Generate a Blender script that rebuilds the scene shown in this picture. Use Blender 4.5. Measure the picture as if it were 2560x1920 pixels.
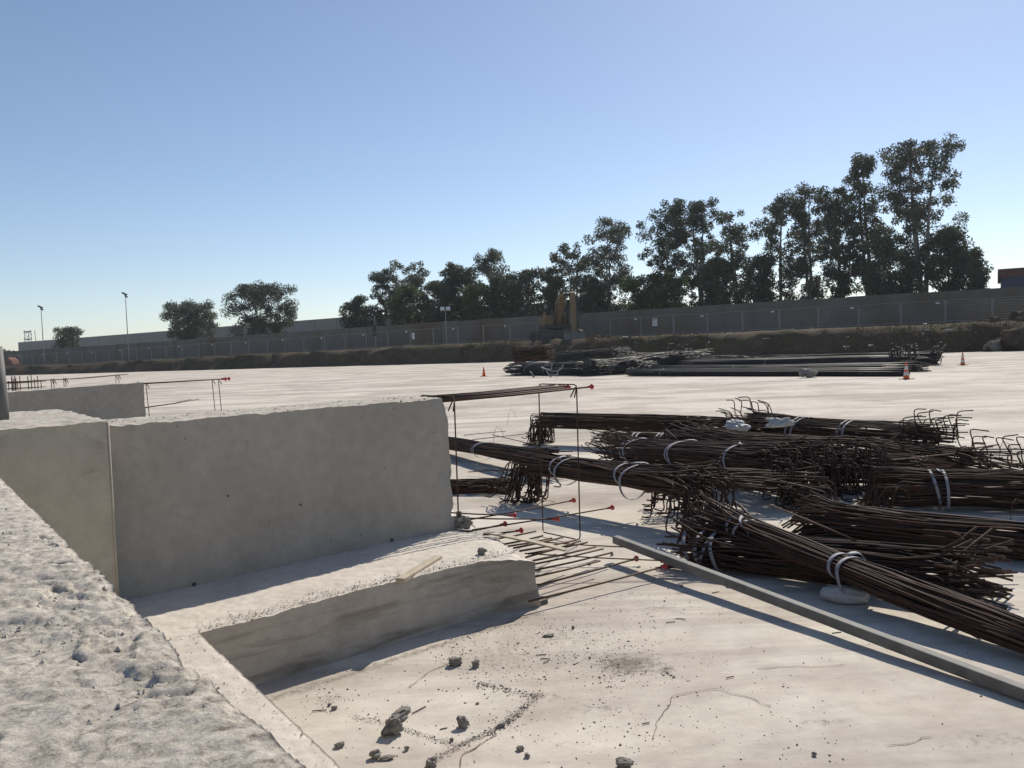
import bpy, bmesh, math, random
import numpy as np
from mathutils import Matrix, Vector
random.seed(7); rng = np.random.default_rng(7)
S = bpy.context.scene
for o in list(bpy.data.objects): bpy.data.objects.remove(o)
col = S.collection

# ------------------------------------------------------------------ camera
PW, PH, PF = 2560.0, 1920.0, 2070.0          # photograph in pixels, focal length in pixels
CH = 1.47                                     # eye height above the slab
PIT = math.atan(92 / PF); ROL = math.atan(.038)
cf = np.array([0, math.cos(PIT), -math.sin(PIT)]); cr0 = np.array([1., 0, 0]); cu0 = np.cross(cr0, cf)
cr = cr0 * math.cos(ROL) - cu0 * math.sin(ROL); cu = cu0 * math.cos(ROL) + cr0 * math.sin(ROL)
CC = np.array([0, 0, CH])
cd = bpy.data.cameras.new('camera'); cam = bpy.data.objects.new('camera', cd); col.objects.link(cam)
cam.matrix_world = Matrix(((cr[0], cu[0], -cf[0], 0), (cr[1], cu[1], -cf[1], 0), (cr[2], cu[2], -cf[2], CH), (0, 0, 0, 1)))
cd.sensor_width = 36; cd.lens = 36 * PF / PW; cd.clip_start = .02; cd.clip_end = 6000
S.camera = cam

# ------------------------------------------------------------------ world, sun, exposure
SUN_EL = math.radians(41); SUN_AZ = math.radians(28)     # azimuth from +Y towards +X
w = bpy.data.worlds.new('World'); S.world = w; w.use_nodes = True
nt = w.node_tree; nt.nodes.clear()
sky = nt.nodes.new('ShaderNodeTexSky'); sky.sky_type = 'NISHITA'; sky.sun_disc = False
sky.sun_elevation = SUN_EL; sky.sun_rotation = SUN_AZ; sky.altitude = 0
sky.air_density = .85; sky.dust_density = .25; sky.ozone_density = 4.0
bg = nt.nodes.new('ShaderNodeBackground'); bg.inputs[1].default_value = .114
ow = nt.nodes.new('ShaderNodeOutputWorld')
wb = nt.nodes.new('ShaderNodeMix'); wb.data_type = 'RGBA'; wb.blend_type = 'MULTIPLY'; wb.inputs[0].default_value = 1
wb.inputs[7].default_value = (1.075, .96, .875, 1)          # white balance of the whole sky
nt.links.new(sky.outputs[0], wb.inputs[6]); nt.links.new(wb.outputs[2], bg.inputs[0]); nt.links.new(bg.outputs[0], ow.inputs[0])
sd = bpy.data.lights.new('sun', 'SUN'); sd.energy = 4.1; sd.angle = math.radians(.53); sd.color = (1, .93, .82)
so = bpy.data.objects.new('sun', sd); col.objects.link(so)
sv = Vector((math.sin(SUN_AZ) * math.cos(SUN_EL), math.cos(SUN_AZ) * math.cos(SUN_EL), math.sin(SUN_EL)))
so.rotation_euler = sv.to_track_quat('Z', 'Y').to_euler(); so.location = (20, 40, 60)
S.view_settings.view_transform = 'Standard'; S.view_settings.look = 'None'
S.view_settings.gamma = 1; S.view_settings.exposure = 0.22
S.render.engine = 'CYCLES'

# ------------------------------------------------------------------ helpers
def V(*a): return np.array(a, dtype=float)
def ray(x, y): return cf + cr * (x - PW / 2) / PF - cu * (y - PH / 2) / PF
def G(x, y, z=0.):                # pixel -> point on the level z
    d = ray(x, y); return CC + d * ((z - CH) / d[2])
FN = V(.505, .863, 0); FT = V(.863, -.505, 0)    # boundary fence: normal and direction
def FP(x, y, c):                  # pixel -> point on a vertical plane parallel to the fence
    d = ray(x, y); return CC + d * (c / (d @ FN))
def FX(px, c, z):                 # pixel column -> point of that plane at height z
    lo = -600.; hi = 2400.
    for _ in range(40):
        m = (lo + hi) / 2
        if FP(px, m, c)[2] > z: lo = m
        else: hi = m
    return FP(px, (lo + hi) / 2, c)
def unit(v): v = np.asarray(v, float); return v / (np.linalg.norm(v) + 1e-12)

def hash3(ix, iy, iz, seed):
    h = (ix * 374761393 + iy * 668265263 + iz * 1274126177 + seed * 974711) & 0xffffffff
    h = ((h ^ (h >> 13)) * 1274126177) & 0xffffffff
    return ((h ^ (h >> 16)) & 0xffff) / 65535.0
def vnoise(p, seed=0):
    p = np.asarray(p, float); i = np.floor(p).astype(np.int64); f = p - i; f = f * f * (3 - 2 * f)
    r = 0
    for a in (0, 1):
        for b in (0, 1):
            for c in (0, 1):
                wgt = (f[:, 0] if a else 1 - f[:, 0]) * (f[:, 1] if b else 1 - f[:, 1]) * (f[:, 2] if c else 1 - f[:, 2])
                r = r + wgt * hash3(i[:, 0] + a, i[:, 1] + b, i[:, 2] + c, seed)
    return r * 2 - 1
def fbm(p, octv=4, seed=0, gain=.5):
    r = 0; a = 1.; s = 1.
    for k in range(octv):
        r = r + a * vnoise(p * s + 17.3 * k, seed + k); a *= gain; s *= 2.03
    return r

ROOT = {}
def setp(o, label=None, cat=None, group=None, kind=None):
    if label: o['label'] = label
    if cat: o['category'] = cat
    if group: o['group'] = group
    if kind: o['kind'] = kind
    return o
def thing(name, label, cat, loc=(0, 0, 0), group=None):
    o = bpy.data.objects.new(name, None); col.objects.link(o); o.location = Vector(tuple(float(q) for q in loc))
    o.empty_display_size = .2
    ROOT[o] = np.array([float(q) for q in loc]); return setp(o, label, cat, group)
def mesh_obj(name, verts, faces, mat, parent=None, smooth=False, loc=None):
    verts = np.asarray(verts, float)
    if parent is not None:
        off = ROOT[parent]; verts = verts - off
    elif loc is not None:
        verts = verts - np.asarray(loc)
    me = bpy.data.meshes.new(name)
    me.from_pydata(verts.tolist(), [], faces if isinstance(faces, list) else faces.tolist())
    if smooth: me.polygons.foreach_set('use_smooth', [True] * len(me.polygons))
    if mat: me.materials.append(mat)
    o = bpy.data.objects.new(name, me); col.objects.link(o)
    if parent is not None: o.parent = parent; ROOT[o] = ROOT[parent]
    else:
        if loc is not None: o.location = Vector(tuple(float(q) for q in loc))
        ROOT[o] = np.asarray(loc if loc is not None else (0, 0, 0), float)
    return o
class MB:
    def __init__(s): s.v = []; s.f = []; s.n = 0
    def add(s, v, f):
        s.v.append(np.asarray(v, float)); s.f += [tuple(i + s.n for i in q) for q in f]; s.n += len(v)
    def box(s, c, sz, rz=0, rx=0, M=None):
        x, y, z = [q / 2 for q in sz]
        v = np.array([[a * x, b * y, d * z] for a in (-1, 1) for b in (-1, 1) for d in (-1, 1)])
        if M is None: M = np.array(Matrix.Rotation(rz, 3, 'Z') @ Matrix.Rotation(rx, 3, 'X'))
        s.add(v @ M.T + np.asarray(c), [(0, 1, 3, 2), (4, 6, 7, 5), (0, 4, 5, 1), (2, 3, 7, 6), (0, 2, 6, 4), (1, 5, 7, 3)])
    def beam(s, a, b, wd, ht):
        a = np.asarray(a, float); b = np.asarray(b, float); d = unit(b - a)
        l = unit(np.cross(d, (0, 0, 1))) if abs(d[2]) < .99 else V(1, 0, 0)
        M = np.stack([d, l, np.cross(l, d)], 1)
        s.box((a + b) / 2, (np.linalg.norm(b - a), wd, ht), M=M)
    def tube(s, pts, r, n=6, cap=True):
        pts = np.asarray(pts, float); m = len(pts); r = np.broadcast_to(np.asarray(r, float), (m,))
        t = np.gradient(pts, axis=0); t /= np.linalg.norm(t, axis=1)[:, None] + 1e-12
        ref = V(0, 0, 1) if abs(t[0] @ V(0, 0, 1)) < .8 else V(1, 0, 0)
        a = np.cross(t[0], ref); a = unit(a); vs = []
        for i in range(m):
            a = unit(a - t[i] * (a @ t[i])); b = np.cross(t[i], a)
            for k in range(n):
                q = 2 * math.pi * k / n; vs.append(pts[i] + r[i] * (a * math.cos(q) + b * math.sin(q)))
        f = [(i * n + k, i * n + (k + 1) % n, (i + 1) * n + (k + 1) % n, (i + 1) * n + k) for i in range(m - 1) for k in range(n)]
        if cap: f += [tuple(range(n))[::-1], tuple((m - 1) * n + k for k in range(n))]
        s.add(vs, f)
    def lathe(s, c, prof, n=12, axis=(0, 0, 1)):
        ax = unit(axis); ref = V(1, 0, 0) if abs(ax[0]) < .8 else V(0, 1, 0); a = unit(np.cross(ax, ref)); b = np.cross(ax, a)
        vs = []
        for (r, z) in prof:
            for k in range(n):
                q = 2 * math.pi * k / n; vs.append(np.asarray(c) + ax * z + r * (a * math.cos(q) + b * math.sin(q)))
        m = len(prof)
        f = [(i * n + k, i * n + (k + 1) % n, (i + 1) * n + (k + 1) % n, (i + 1) * n + k) for i in range(m - 1) for k in range(n)]
        f += [tuple(range(n))[::-1], tuple((m - 1) * n + k for k in range(n))]
        s.add(vs, f)
    def prism(s, poly, a, b):      # outline (list of 3D points) swept by the vector from a to b
        poly = np.asarray(poly, float); n = len(poly)
        s.add(np.concatenate([poly + a, poly + b]), [tuple(range(n))[::-1], tuple(range(n, 2 * n))] + [(k, (k + 1) % n, n + (k + 1) % n, n + k) for k in range(n)])
    def build(s, name, mat, parent=None, smooth=False, loc=None):
        return mesh_obj(name, np.concatenate(s.v), s.f, mat, parent, smooth, loc)

# ------------------------------------------------------------------ materials
def newmat(name):
    m = bpy.data.materials.new(name); m.use_nodes = True; t = m.node_tree
    b = t.nodes['Principled BSDF']; return m, t, b
def N(t, kind, **kw):
    n = t.nodes.new(kind)
    for k, v in kw.items():
        if k.startswith('i_'):
            key = k[2:]; n.inputs[int(key) if key.isdigit() else key].default_value = v
        else: setattr(n, k, v)
    return n
def texco(t, scale=(1, 1, 1), kind='Object'):
    c = N(t, 'ShaderNodeTexCoord'); m = N(t, 'ShaderNodeMapping'); m.inputs['Scale'].default_value = scale
    t.links.new(c.outputs[kind], m.inputs[0]); return m.outputs[0]
def noise(t, vec, scale, detail=4, rough=.55, dist=0):
    n = N(t, 'ShaderNodeTexNoise'); n.inputs['Scale'].default_value = scale; n.inputs['Detail'].default_value = detail
    n.inputs['Roughness'].default_value = rough; n.inputs['Distortion'].default_value = dist
    t.links.new(vec, n.inputs['Vector']); return n.outputs['Fac']
def ramp(t, fac, stops):
    r = N(t, 'ShaderNodeValToRGB'); e = r.color_ramp.elements
    while len(e) < len(stops): e.new(.5)
    for k, (p, c) in enumerate(stops):
        e[k].position = p; e[k].color = (*c, 1) if len(c) == 3 else c
    t.links.new(fac, r.inputs[0]); return r.outputs[0]
def mix(t, fac, a, b, mode='MIX'):
    m = N(t, 'ShaderNodeMix'); m.data_type = 'RGBA'; m.blend_type = mode
    if isinstance(fac, (int, float)): m.inputs[0].default_value = fac
    else: t.links.new(fac, m.inputs[0])
    for k, q in ((6, a), (7, b)):
        if isinstance(q, tuple): m.inputs[k].default_value = (*q, 1)
        else: t.links.new(q, m.inputs[k])
    return m.outputs[2]
def bump(t, b, h, strength=.3, dist=.01):
    n = N(t, 'ShaderNodeBump'); n.inputs['Strength'].default_value = strength; n.inputs['Distance'].default_value = dist
    t.links.new(h, n.inputs['Height']); t.links.new(n.outputs[0], b.inputs['Normal'])
BW = [(0, (0, 0, 0)), (1, (1, 1, 1))]
def plain(name, c, rough=.6, metal=0, var=.25, scale=8, spec=.5, c2=None):
    m, t, b = newmat(name); v = texco(t)
    c2 = c2 or tuple(q * (1 - var) for q in c)
    f = ramp(t, noise(t, v, scale, 5), [(.3, c2), (.7, c)])
    t.links.new(f, b.inputs['Base Color']); b.inputs['Roughness'].default_value = rough; b.inputs['Metallic'].default_value = metal
    b.inputs['Specular IOR Level'].default_value = spec
    return m
def concrete(name, ca, cb, blot=1.3, stain=(.18, .15, .12), smin=.58, smax=.75, samt=.5, sscale=(1, 1, 1), spos=2.2, pit=.35, pitscale=60, bdist=.004, bug=0):
    m, t, b = newmat(name); v = texco(t); vs = texco(t, sscale)
    c = ramp(t, noise(t, v, blot, 5, .6), [(.3, ca), (.7, cb)])
    st = ramp(t, noise(t, vs, spos, 6, .62, .6), [(smin, (0, 0, 0)), (smax, (samt,) * 3)])
    c = mix(t, st, c, stain)
    fine = noise(t, v, pitscale, 3, .7)
    c = mix(t, ramp(t, fine, [(.28, (pit,) * 3), (.42, (0, 0, 0))]), c, tuple(q * .55 for q in ca))
    c = mix(t, .35, c, ramp(t, noise(t, v, 14, 5, .7), [(.25, (.55,) * 3), (.75, (1.25,) * 3)]), 'MULTIPLY')
    if bug:
        vo = N(t, 'ShaderNodeTexVoronoi'); vo.inputs['Scale'].default_value = bug; t.links.new(v, vo.inputs['Vector'])
        hole = ramp(t, vo.outputs['Distance'], [(.05, (.8,) * 3), (.10, (0, 0, 0))])
        gate = ramp(t, noise(t, v, bug * .35, 3), [(.50, (0, 0, 0)), (.58, (1, 1, 1))])
        c = mix(t, mix(t, 1., hole, gate, 'MULTIPLY'), c, tuple(q * .35 for q in ca))
    t.links.new(c, b.inputs['Base Color']); b.inputs['Roughness'].default_value = .92; b.inputs['Specular IOR Level'].default_value = .25
    bump(t, b, noise(t, v, pitscale * .8, 5, .7), .5, bdist); return m
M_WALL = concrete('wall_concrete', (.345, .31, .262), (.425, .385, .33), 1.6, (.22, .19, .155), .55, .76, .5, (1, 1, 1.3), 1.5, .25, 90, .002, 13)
M_PIER = concrete('pier_concrete', (.405, .365, .295), (.475, .428, .345), 1.2, (.20, .165, .12), .60, .72, .6, (1, 1, 1.6), 2.0, .2, 90, .002, 13)
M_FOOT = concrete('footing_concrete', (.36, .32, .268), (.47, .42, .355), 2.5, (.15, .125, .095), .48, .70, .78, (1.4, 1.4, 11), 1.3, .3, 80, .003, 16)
M_ROUGH = concrete('rough_concrete', (.43, .39, .335), (.58, .53, .455), 6, (.27, .235, .195), .50, .70, .6, (1, 1, 1), 16, .75, 110, .008)
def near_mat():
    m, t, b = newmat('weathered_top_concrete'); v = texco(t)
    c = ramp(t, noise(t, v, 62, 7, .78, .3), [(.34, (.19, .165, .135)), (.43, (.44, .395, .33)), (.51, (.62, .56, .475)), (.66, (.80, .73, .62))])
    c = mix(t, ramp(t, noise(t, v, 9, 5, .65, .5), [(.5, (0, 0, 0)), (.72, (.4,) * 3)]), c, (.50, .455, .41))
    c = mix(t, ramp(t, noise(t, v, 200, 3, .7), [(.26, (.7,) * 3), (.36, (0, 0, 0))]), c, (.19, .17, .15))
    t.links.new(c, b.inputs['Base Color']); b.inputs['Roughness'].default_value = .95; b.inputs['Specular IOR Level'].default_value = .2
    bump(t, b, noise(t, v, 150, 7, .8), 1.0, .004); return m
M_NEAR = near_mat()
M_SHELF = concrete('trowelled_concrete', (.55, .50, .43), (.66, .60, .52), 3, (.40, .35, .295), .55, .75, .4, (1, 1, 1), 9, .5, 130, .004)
M_BOUND = concrete('boundary_concrete', (.145, .13, .11), (.185, .168, .143), .25, (.135, .09, .052), .47, .62, .75, (1, 1, .6), .12, .1, 6, .002)
M_BUILD = plain('grey_cladding', (.31, .285, .25), .7, 0, .12, .08)
M_STONE = concrete('rubble', (.19, .172, .15), (.29, .265, .235), 30, (.09, .085, .08), .5, .7, .6, (1, 1, 1), 40, .4, 160, .004)

def slab_mat():
    m, t, b = newmat('slab_concrete'); v = texco(t)
    c = ramp(t, noise(t, v, .55, 5, .6), [(.3, (.595, .535, .452)), (.52, (.655, .60, .515)), (.72, (.71, .655, .568))])
    c = mix(t, ramp(t, noise(t, v, 2.3, 6, .65, .8), [(.48, (0, 0, 0)), (.7, (.5,) * 3)]), c, (.58, .48, .39))
    c = mix(t, ramp(t, noise(t, v, 1.1, 7, .7, 1.2), [(.50, (0, 0, 0)), (.66, (.45,) * 3)]), c, (.54, .51, .435))
    c = mix(t, ramp(t, noise(t, v, 5.5, 7, .75, .8), [(.55, (0, 0, 0)), (.72, (.35,) * 3)]), c, (.44, .375, .31))
    c = mix(t, ramp(t, noise(t, v, .33, 7, .7, .5), [(.47, (0, 0, 0)), (.64, (.6,) * 3)]), c, (.30, .25, .205))
    vs2 = texco(t, (.25, 1.3, 1))
    c = mix(t, ramp(t, noise(t, vs2, .45, 8, .75, .6), [(.48, (0, 0, 0)), (.61, (.68,) * 3)]), c, (.30, .25, .21))
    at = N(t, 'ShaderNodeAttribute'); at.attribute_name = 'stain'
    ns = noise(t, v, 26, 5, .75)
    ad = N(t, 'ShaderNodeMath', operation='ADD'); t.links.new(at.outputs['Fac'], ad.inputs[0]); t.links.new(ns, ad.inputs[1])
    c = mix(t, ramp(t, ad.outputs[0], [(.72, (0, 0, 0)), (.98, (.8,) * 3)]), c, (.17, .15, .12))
    c = mix(t, ramp(t, noise(t, v, 55, 3, .75), [(.24, (.55,) * 3), (.33, (0, 0, 0))]), c, (.26, .22, .18))
    c = mix(t, .3, c, ramp(t, noise(t, v, 9, 6, .7), [(.25, (.6,) * 3), (.75, (1.2,) * 3)]), 'MULTIPLY')
    t.links.new(c, b.inputs['Base Color']); b.inputs['Roughness'].default_value = .93; b.inputs['Specular IOR Level'].default_value = .2
    bump(t, b, noise(t, v, 30, 6, .7), .35, .006); return m
M_SLAB = slab_mat()
def rust(name, c1, c2, rough=.75, met=.15):
    m, t, b = newmat(name); v = texco(t)
    oi = N(t, 'ShaderNodeObjectInfo')
    c = ramp(t, noise(t, v, 16, 5, .7), [(.3, c1), (.72, c2)])
    c = mix(t, .6, c, ramp(t, oi.outputs['Random'], [(0, (.45, .47, .52)), (.6, (.95, .92, .9)), (1, (1.9, 1.5, 1.25))]), 'MULTIPLY')
    t.links.new(c, b.inputs['Base Color']); b.inputs['Roughness'].default_value = rough; b.inputs['Metallic'].default_value = met
    bump(t, b, noise(t, v, 220, 2), .4, .002); return m
M_RUST = rust('rusty_steel', (.028, .013, .009), (.075, .034, .020))
M_STARTER = rust('starter_bar_steel', (.06, .04, .02), (.14, .098, .05))
M_BLACK = rust('dark_mill_steel', (.010, .011, .013), (.03, .032, .036), .62, 0.)
M_RED = plain('red_plastic', (.50, .045, .035), .45, 0, .15, 20)
M_ORANGE = plain('orange_plastic', (.75, .14, .035), .45, 0, .2, 10)
M_CWHITE = plain('cone_white', (.6, .57, .54), .5, 0, .2, 10)
M_STRAP = plain('strap_fabric', (.27, .265, .29), .65, 0, .3, 30)
M_GALV = plain('galvanised_steel', (.175, .17, .16), .7, 0, .45, 9)
M_TUBE = plain('fence_tube', (.33, .33, .33), .5, .3, .25, 2)
M_WIRE = plain('fence_wire', (.20, .20, .20), .5, .3, .1, 2)
M_SIGN = plain('sign_white', (.75, .75, .74), .5, 0, .06, 4)
M_PRINT = plain('sign_print', (.05, .05, .05), .6)
M_WOOD = plain('timber', (.52, .44, .32), .8, 0, .35, 18)
M_YEL = plain('machine_yellow', (.20, .14, .065), .8, .0, .45, 1.5, c2=(.14, .105, .068))
M_DARK = plain('machine_dark', (.035, .035, .036), .7, 0, .4, 3)
M_TRACK = plain('track_steel', (.10, .095, .085), .8, .2, .5, 3)
M_GLASS = plain('cab_glass', (.07, .085, .095), .12, 0, .1, 2)  # base colour lightened to stand in for sky reflected in the panes
M_BUCKET = plain('bucket_steel', (.22, .20, .18), .7, .2, .4, 2)
M_BARK = plain('bark', (.30, .27, .23), .9, 0, .5, 3)
M_ROOFR = plain('red_cladding', (.10, .032, .026), .6, 0, .15, 1)
M_BLUE = plain('blue_cladding', (.03, .05, .10), .6, 0, .15, 1)
M_TARP = plain('orange_tarp', (.26, .11, .065), .8, 0, .3, 3)
def plastic():
    m, t, b = newmat('clear_plastic'); v = texco(t)
    b.inputs['Base Color'].default_value = (.50, .50, .49, 1); b.inputs['Roughness'].default_value = .5
    b.inputs['Transmission Weight'].default_value = .25
    bump(t, b, noise(t, v, 18, 3, .5, 2.0), .45, .015); return m
M_PLAST = plastic()
def leaves(name, c1, c2):
    m, t, b = newmat(name); v = texco(t)
    c = ramp(t, noise(t, v, .8, 4, .6), [(.32, c1), (.68, c2)])
    t.links.new(c, b.inputs['Base Color']); b.inputs['Roughness'].default_value = .6; b.inputs['Specular IOR Level'].default_value = .3
    tr = N(t, 'ShaderNodeBsdfTranslucent'); t.links.new(c, tr.inputs[0])
    mx = N(t, 'ShaderNodeMixShader'); mx.inputs[0].default_value = .32
    t.links.new(b.outputs[0], mx.inputs[1]); t.links.new(tr.outputs[0], mx.inputs[2])
    t.links.new(mx.outputs[0], t.nodes['Material Output'].inputs[0]); return m
LEAF = [leaves('eucalyptus_leaf', (.060, .072, .046), (.135, .150, .092)), leaves('dark_leaf', (.045, .060, .038), (.095, .115, .064)), leaves('green_leaf', (.05, .074, .026), (.11, .15, .052))]
def earth(name, ca, cb, cg, sc=.5, grass=.5):
    m, t, b = newmat(name); v = texco(t)
    c = ramp(t, noise(t, v, sc, 6, .65), [(.3, ca), (.7, cb)])
    c = mix(t, ramp(t, noise(t, v, sc * .5, 6, .7, .5), [(.45, (0, 0, 0)), (.6, (grass,) * 3)]), c, cg)
    c = mix(t, .5, c, ramp(t, noise(t, v, 4, 6, .75), [(.25, (.5,) * 3), (.75, (1.35,) * 3)]), 'MULTIPLY')
    t.links.new(c, b.inputs['Base Color']); b.inputs['Roughness'].default_value = .95; b.inputs['Specular IOR Level'].default_value = .1
    bump(t, b, noise(t, v, 2.5, 7, .75), .9, .25); return m
M_BANK = earth('bank_earth', (.06, .045, .033), (.135, .10, .07), (.07, .065, .032), .6, .7)
M_MOUND = earth('dug_earth', (.10, .068, .04), (.19, .13, .075), (.08, .07, .05), .8, .3)
M_HILL = earth('hill_earth', (.14, .11, .08), (.2, .16, .12), (.09, .09, .06), .05, .6)
M_GRASS = leaves('dry_grass', (.055, .048, .024), (.10, .085, .042))

# ------------------------------------------------------------------ the slab
edge = [V(90, 2, 0), V(60, 29, 0), V(32.8, 53, 0), V(24.2, 60.5, 0), V(10, 74, 0), V(0, 83.5, 0), V(-20, 97, 0), V(-50, 114.5, 0), V(-85, 135, 0), V(-170, 184, 0), V(-420, 330, 0)]
es = [edge[0]]
for a, b in zip(edge[:-1], edge[1:]):
    k = max(2, int(np.linalg.norm(b - a) / .7))
    for q in range(1, k + 1): es.append(a + (b - a) * q / k)
es = np.array(es); jit = fbm(es * .25, 4, 3) * .5; es[:, :2] += np.outer(jit, FN[:2])
px0, px1, py0, py1, st = -2.0, 4.2, 1.2, 9.0, .03
nx = int(round((px1 - px0) / st)) + 1; ny = int(round((py1 - py0) / st)) + 1
gx, gy = np.meshgrid(np.linspace(px0, px1, nx), np.linspace(py0, py1, ny))
P = np.stack([gx.ravel(), gy.ravel(), np.zeros(nx * ny)], 1)
def segd(p, a, b):
    ab = (b - a)[:2]; q = np.clip(((p[:, :2] - a[:2]) @ ab) / (ab @ ab), 0, 1)
    return np.linalg.norm(p[:, :2] - (a[:2] + q[:, None] * ab), axis=1)
stain = np.zeros(len(P))
for x, y, rx, ry, amt in [(1573, 1662, .17, .15, .52), (1540, 1640, .30, .08, .35), (1667, 1675, .05, .05, .5), (1640, 1520, .16, .07, .34), (1704, 1483, .05, .03, .5), (1400, 1590, .30, .25, .26), (1250, 1640, .35, .2, .27), (1380, 1745, .12, .05, .3), (1480, 1770, .18, .06, .27), (2060, 1805, .12, .05, .3), (1480, 1560, .25, .1, .25), (820, 1750, .1, .1, .3), (1430, 1860, .15, .05, .25), (1950, 1690, .3, .1, .15), (1700, 1440, .2, .1, .22), (2500, 1850, .4, .1, .25)]:
    c = G(x, y); d = ((P[:, 0] - c[0]) / rx) ** 2 + ((P[:, 1] - c[1]) / ry) ** 2
    stain = np.maximum(stain, amt * np.exp(-d))
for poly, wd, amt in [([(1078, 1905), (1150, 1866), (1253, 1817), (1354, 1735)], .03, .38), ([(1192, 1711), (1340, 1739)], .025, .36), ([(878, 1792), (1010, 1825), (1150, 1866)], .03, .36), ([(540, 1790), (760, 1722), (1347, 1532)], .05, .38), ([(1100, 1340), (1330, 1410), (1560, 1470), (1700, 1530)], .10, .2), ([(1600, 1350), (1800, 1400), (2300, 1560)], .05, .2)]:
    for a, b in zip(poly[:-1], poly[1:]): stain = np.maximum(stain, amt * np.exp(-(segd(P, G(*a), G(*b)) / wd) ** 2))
P[:, 2] = fbm(P * 6, 4, 9) * .0018
bd = (P[:, 0] < px0 + .01) | (P[:, 0] > px1 - .01) | (P[:, 1] < py0 + .01) | (P[:, 1] > py1 - .01); P[bd, 2] = 0
ii = np.arange(nx * ny).reshape(ny, nx)
fc = np.stack([ii[:-1, :-1], ii[:-1, 1:], ii[1:, 1:], ii[1:, :-1]], -1).reshape(-1, 4).tolist()
k = len(P); ex = [V(-420, -60, 0), V(90, -60, 0)]
R4 = [ii[0, 0], ii[0, -1], ii[-1, -1], ii[-1, 0]]
vv = np.concatenate([P, es, np.array(ex)]); ne = len(es); L0, R0 = k + ne, k + ne + 1
fc += [[L0, R0, R4[1], R4[0]], [R0, k, R4[2], R4[1]], [L0, R4[0], R4[3], k + ne - 1]]
fc += [[R4[2]] + [k + q for q in range(0, ne // 2 + 1)] + [R4[3]], [R4[3]] + [k + q for q in range(ne // 2, ne)]]
slab = mesh_obj('concrete_slab', vv, fc, M_SLAB); setp(slab, 'pale sunlit concrete slab covering the building site', None, None, 'structure')
at = slab.data.attributes.new('stain', 'FLOAT', 'POINT'); at.data.foreach_set('value', np.concatenate([stain, np.zeros(ne + 2)]))
def ribbon(name, pts, wd, z, mat, parent):
    mb = MB(); p = [pts[0]]
    for a, b in zip(pts[:-1], pts[1:]):
        for q in range(1, 13): p.append(a + (b - a) * q / 12)
    p = np.array(p); p[:, 2] = z; p[:, :2] += np.stack([fbm(p * 14, 3, 5), fbm(p * 14, 3, 6)], 1) * .012
    t = np.gradient(p, axis=0); nrm = np.stack([-t[:, 1], t[:, 0], 0 * t[:, 0]], 1); nrm /= np.linalg.norm(nrm, axis=1)[:, None]
    ww = wd * (.35 + .65 * np.abs(fbm(p * 9, 3, 8)))[:, None]; ww[0] = ww[-1] = 0
    vs = np.concatenate([p + nrm * ww, p - nrm * ww]); n = len(p)
    mb.add(vs, [(q, q + 1, n + q + 1, n + q) for q in range(n - 1)]); return mb.build(name, mat, parent)
M_CRACK = plain('crack_dirt', (.20, .16, .13), .95)
for poly, wd in [([(1659, 1777), (1687, 1743), (1733, 1729), (1801, 1726), (1841, 1736), (1887, 1752), (1926, 1769)], .0035), ([(1892, 1675), (2000, 1668), (2110, 1663)], .003), ([(1630, 1851), (1650, 1800), (1665, 1771)], .0025), ([(1151, 1918), (1167, 1882), (1200, 1860), (1245, 1836)], .004), ([(1020, 1720), (1080, 1680), (1160, 1640)], .0025), ([(2220, 1868), (2330, 1845)], .0025), ([(1120, 1098), (1250, 1092), (1345, 1080)], .008)]:
    ribbon('crack', [G(*q) for q in poly], wd, .0045, M_CRACK, slab)

# ------------------------------------------------------------------ terrain: bank, ground beyond
prof = [(-.6, -.05), (0.02, .02), (.35, .30), (.75, .58), (1.15, .80), (1.6, .93), (2.1, 1.0)]
rows = []
zt_of = lambda X: 2.12 if X > -10 else (2.12 - .65 * min(1, (-10 - X) / 60))
for p in es:
    c = p @ FN; zt = zt_of(p[0]); zc = CH + (zt - CH) * (c + 2.5) / 81 - .05
    r = [p + FN * q + V(0, 0, zc * z) for (q, z) in prof]
    for q in (.3, .65): r.append(p + FN * (2.1 + (81 - c - 2.1) * q) + V(0, 0, zc + (zt - zc) * q - .03))
    for dd in (81.6, 84, 90, 110, 180, 400, 1200): r.append(p + FN * (dd - c) + V(0, 0, zt if dd < 100 else 1.7))
    rows.append(r)
T = np.array(rows); n0, n1 = T.shape[:2]; T = T.reshape(-1, 3)
amp = np.array(([0, .1, .16, .2, .2, .16, .12, .07, .06] + [.04, .05, .2, .4, .6, 1, 0])[:n1]); amp = np.tile(amp, n0)
T[:, 2] += (fbm(T * .5, 5, 21, .6) + .5 * fbm(T * 2.2, 3, 22, .6)) * amp; T[:, :2] += np.outer(fbm(T * .8 + 9, 4, 23, .6) * np.minimum(amp * 3, .5), FN[:2]); T[:, 2] = np.where(np.tile(np.arange(n1) == 0, n0), -.12, T[:, 2])
ii = np.arange(n0 * n1).reshape(n0, n1)
tf = np.stack([ii[:-1, :-1], ii[1:, :-1], ii[1:, 1:], ii[:-1, 1:]], -1).reshape(-1, 4).tolist()
ter = mesh_obj('terrain', T, tf, M_BANK, smooth=True); setp(ter, 'dark earth bank and ground beyond the slab', None, None, 'structure')
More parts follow.
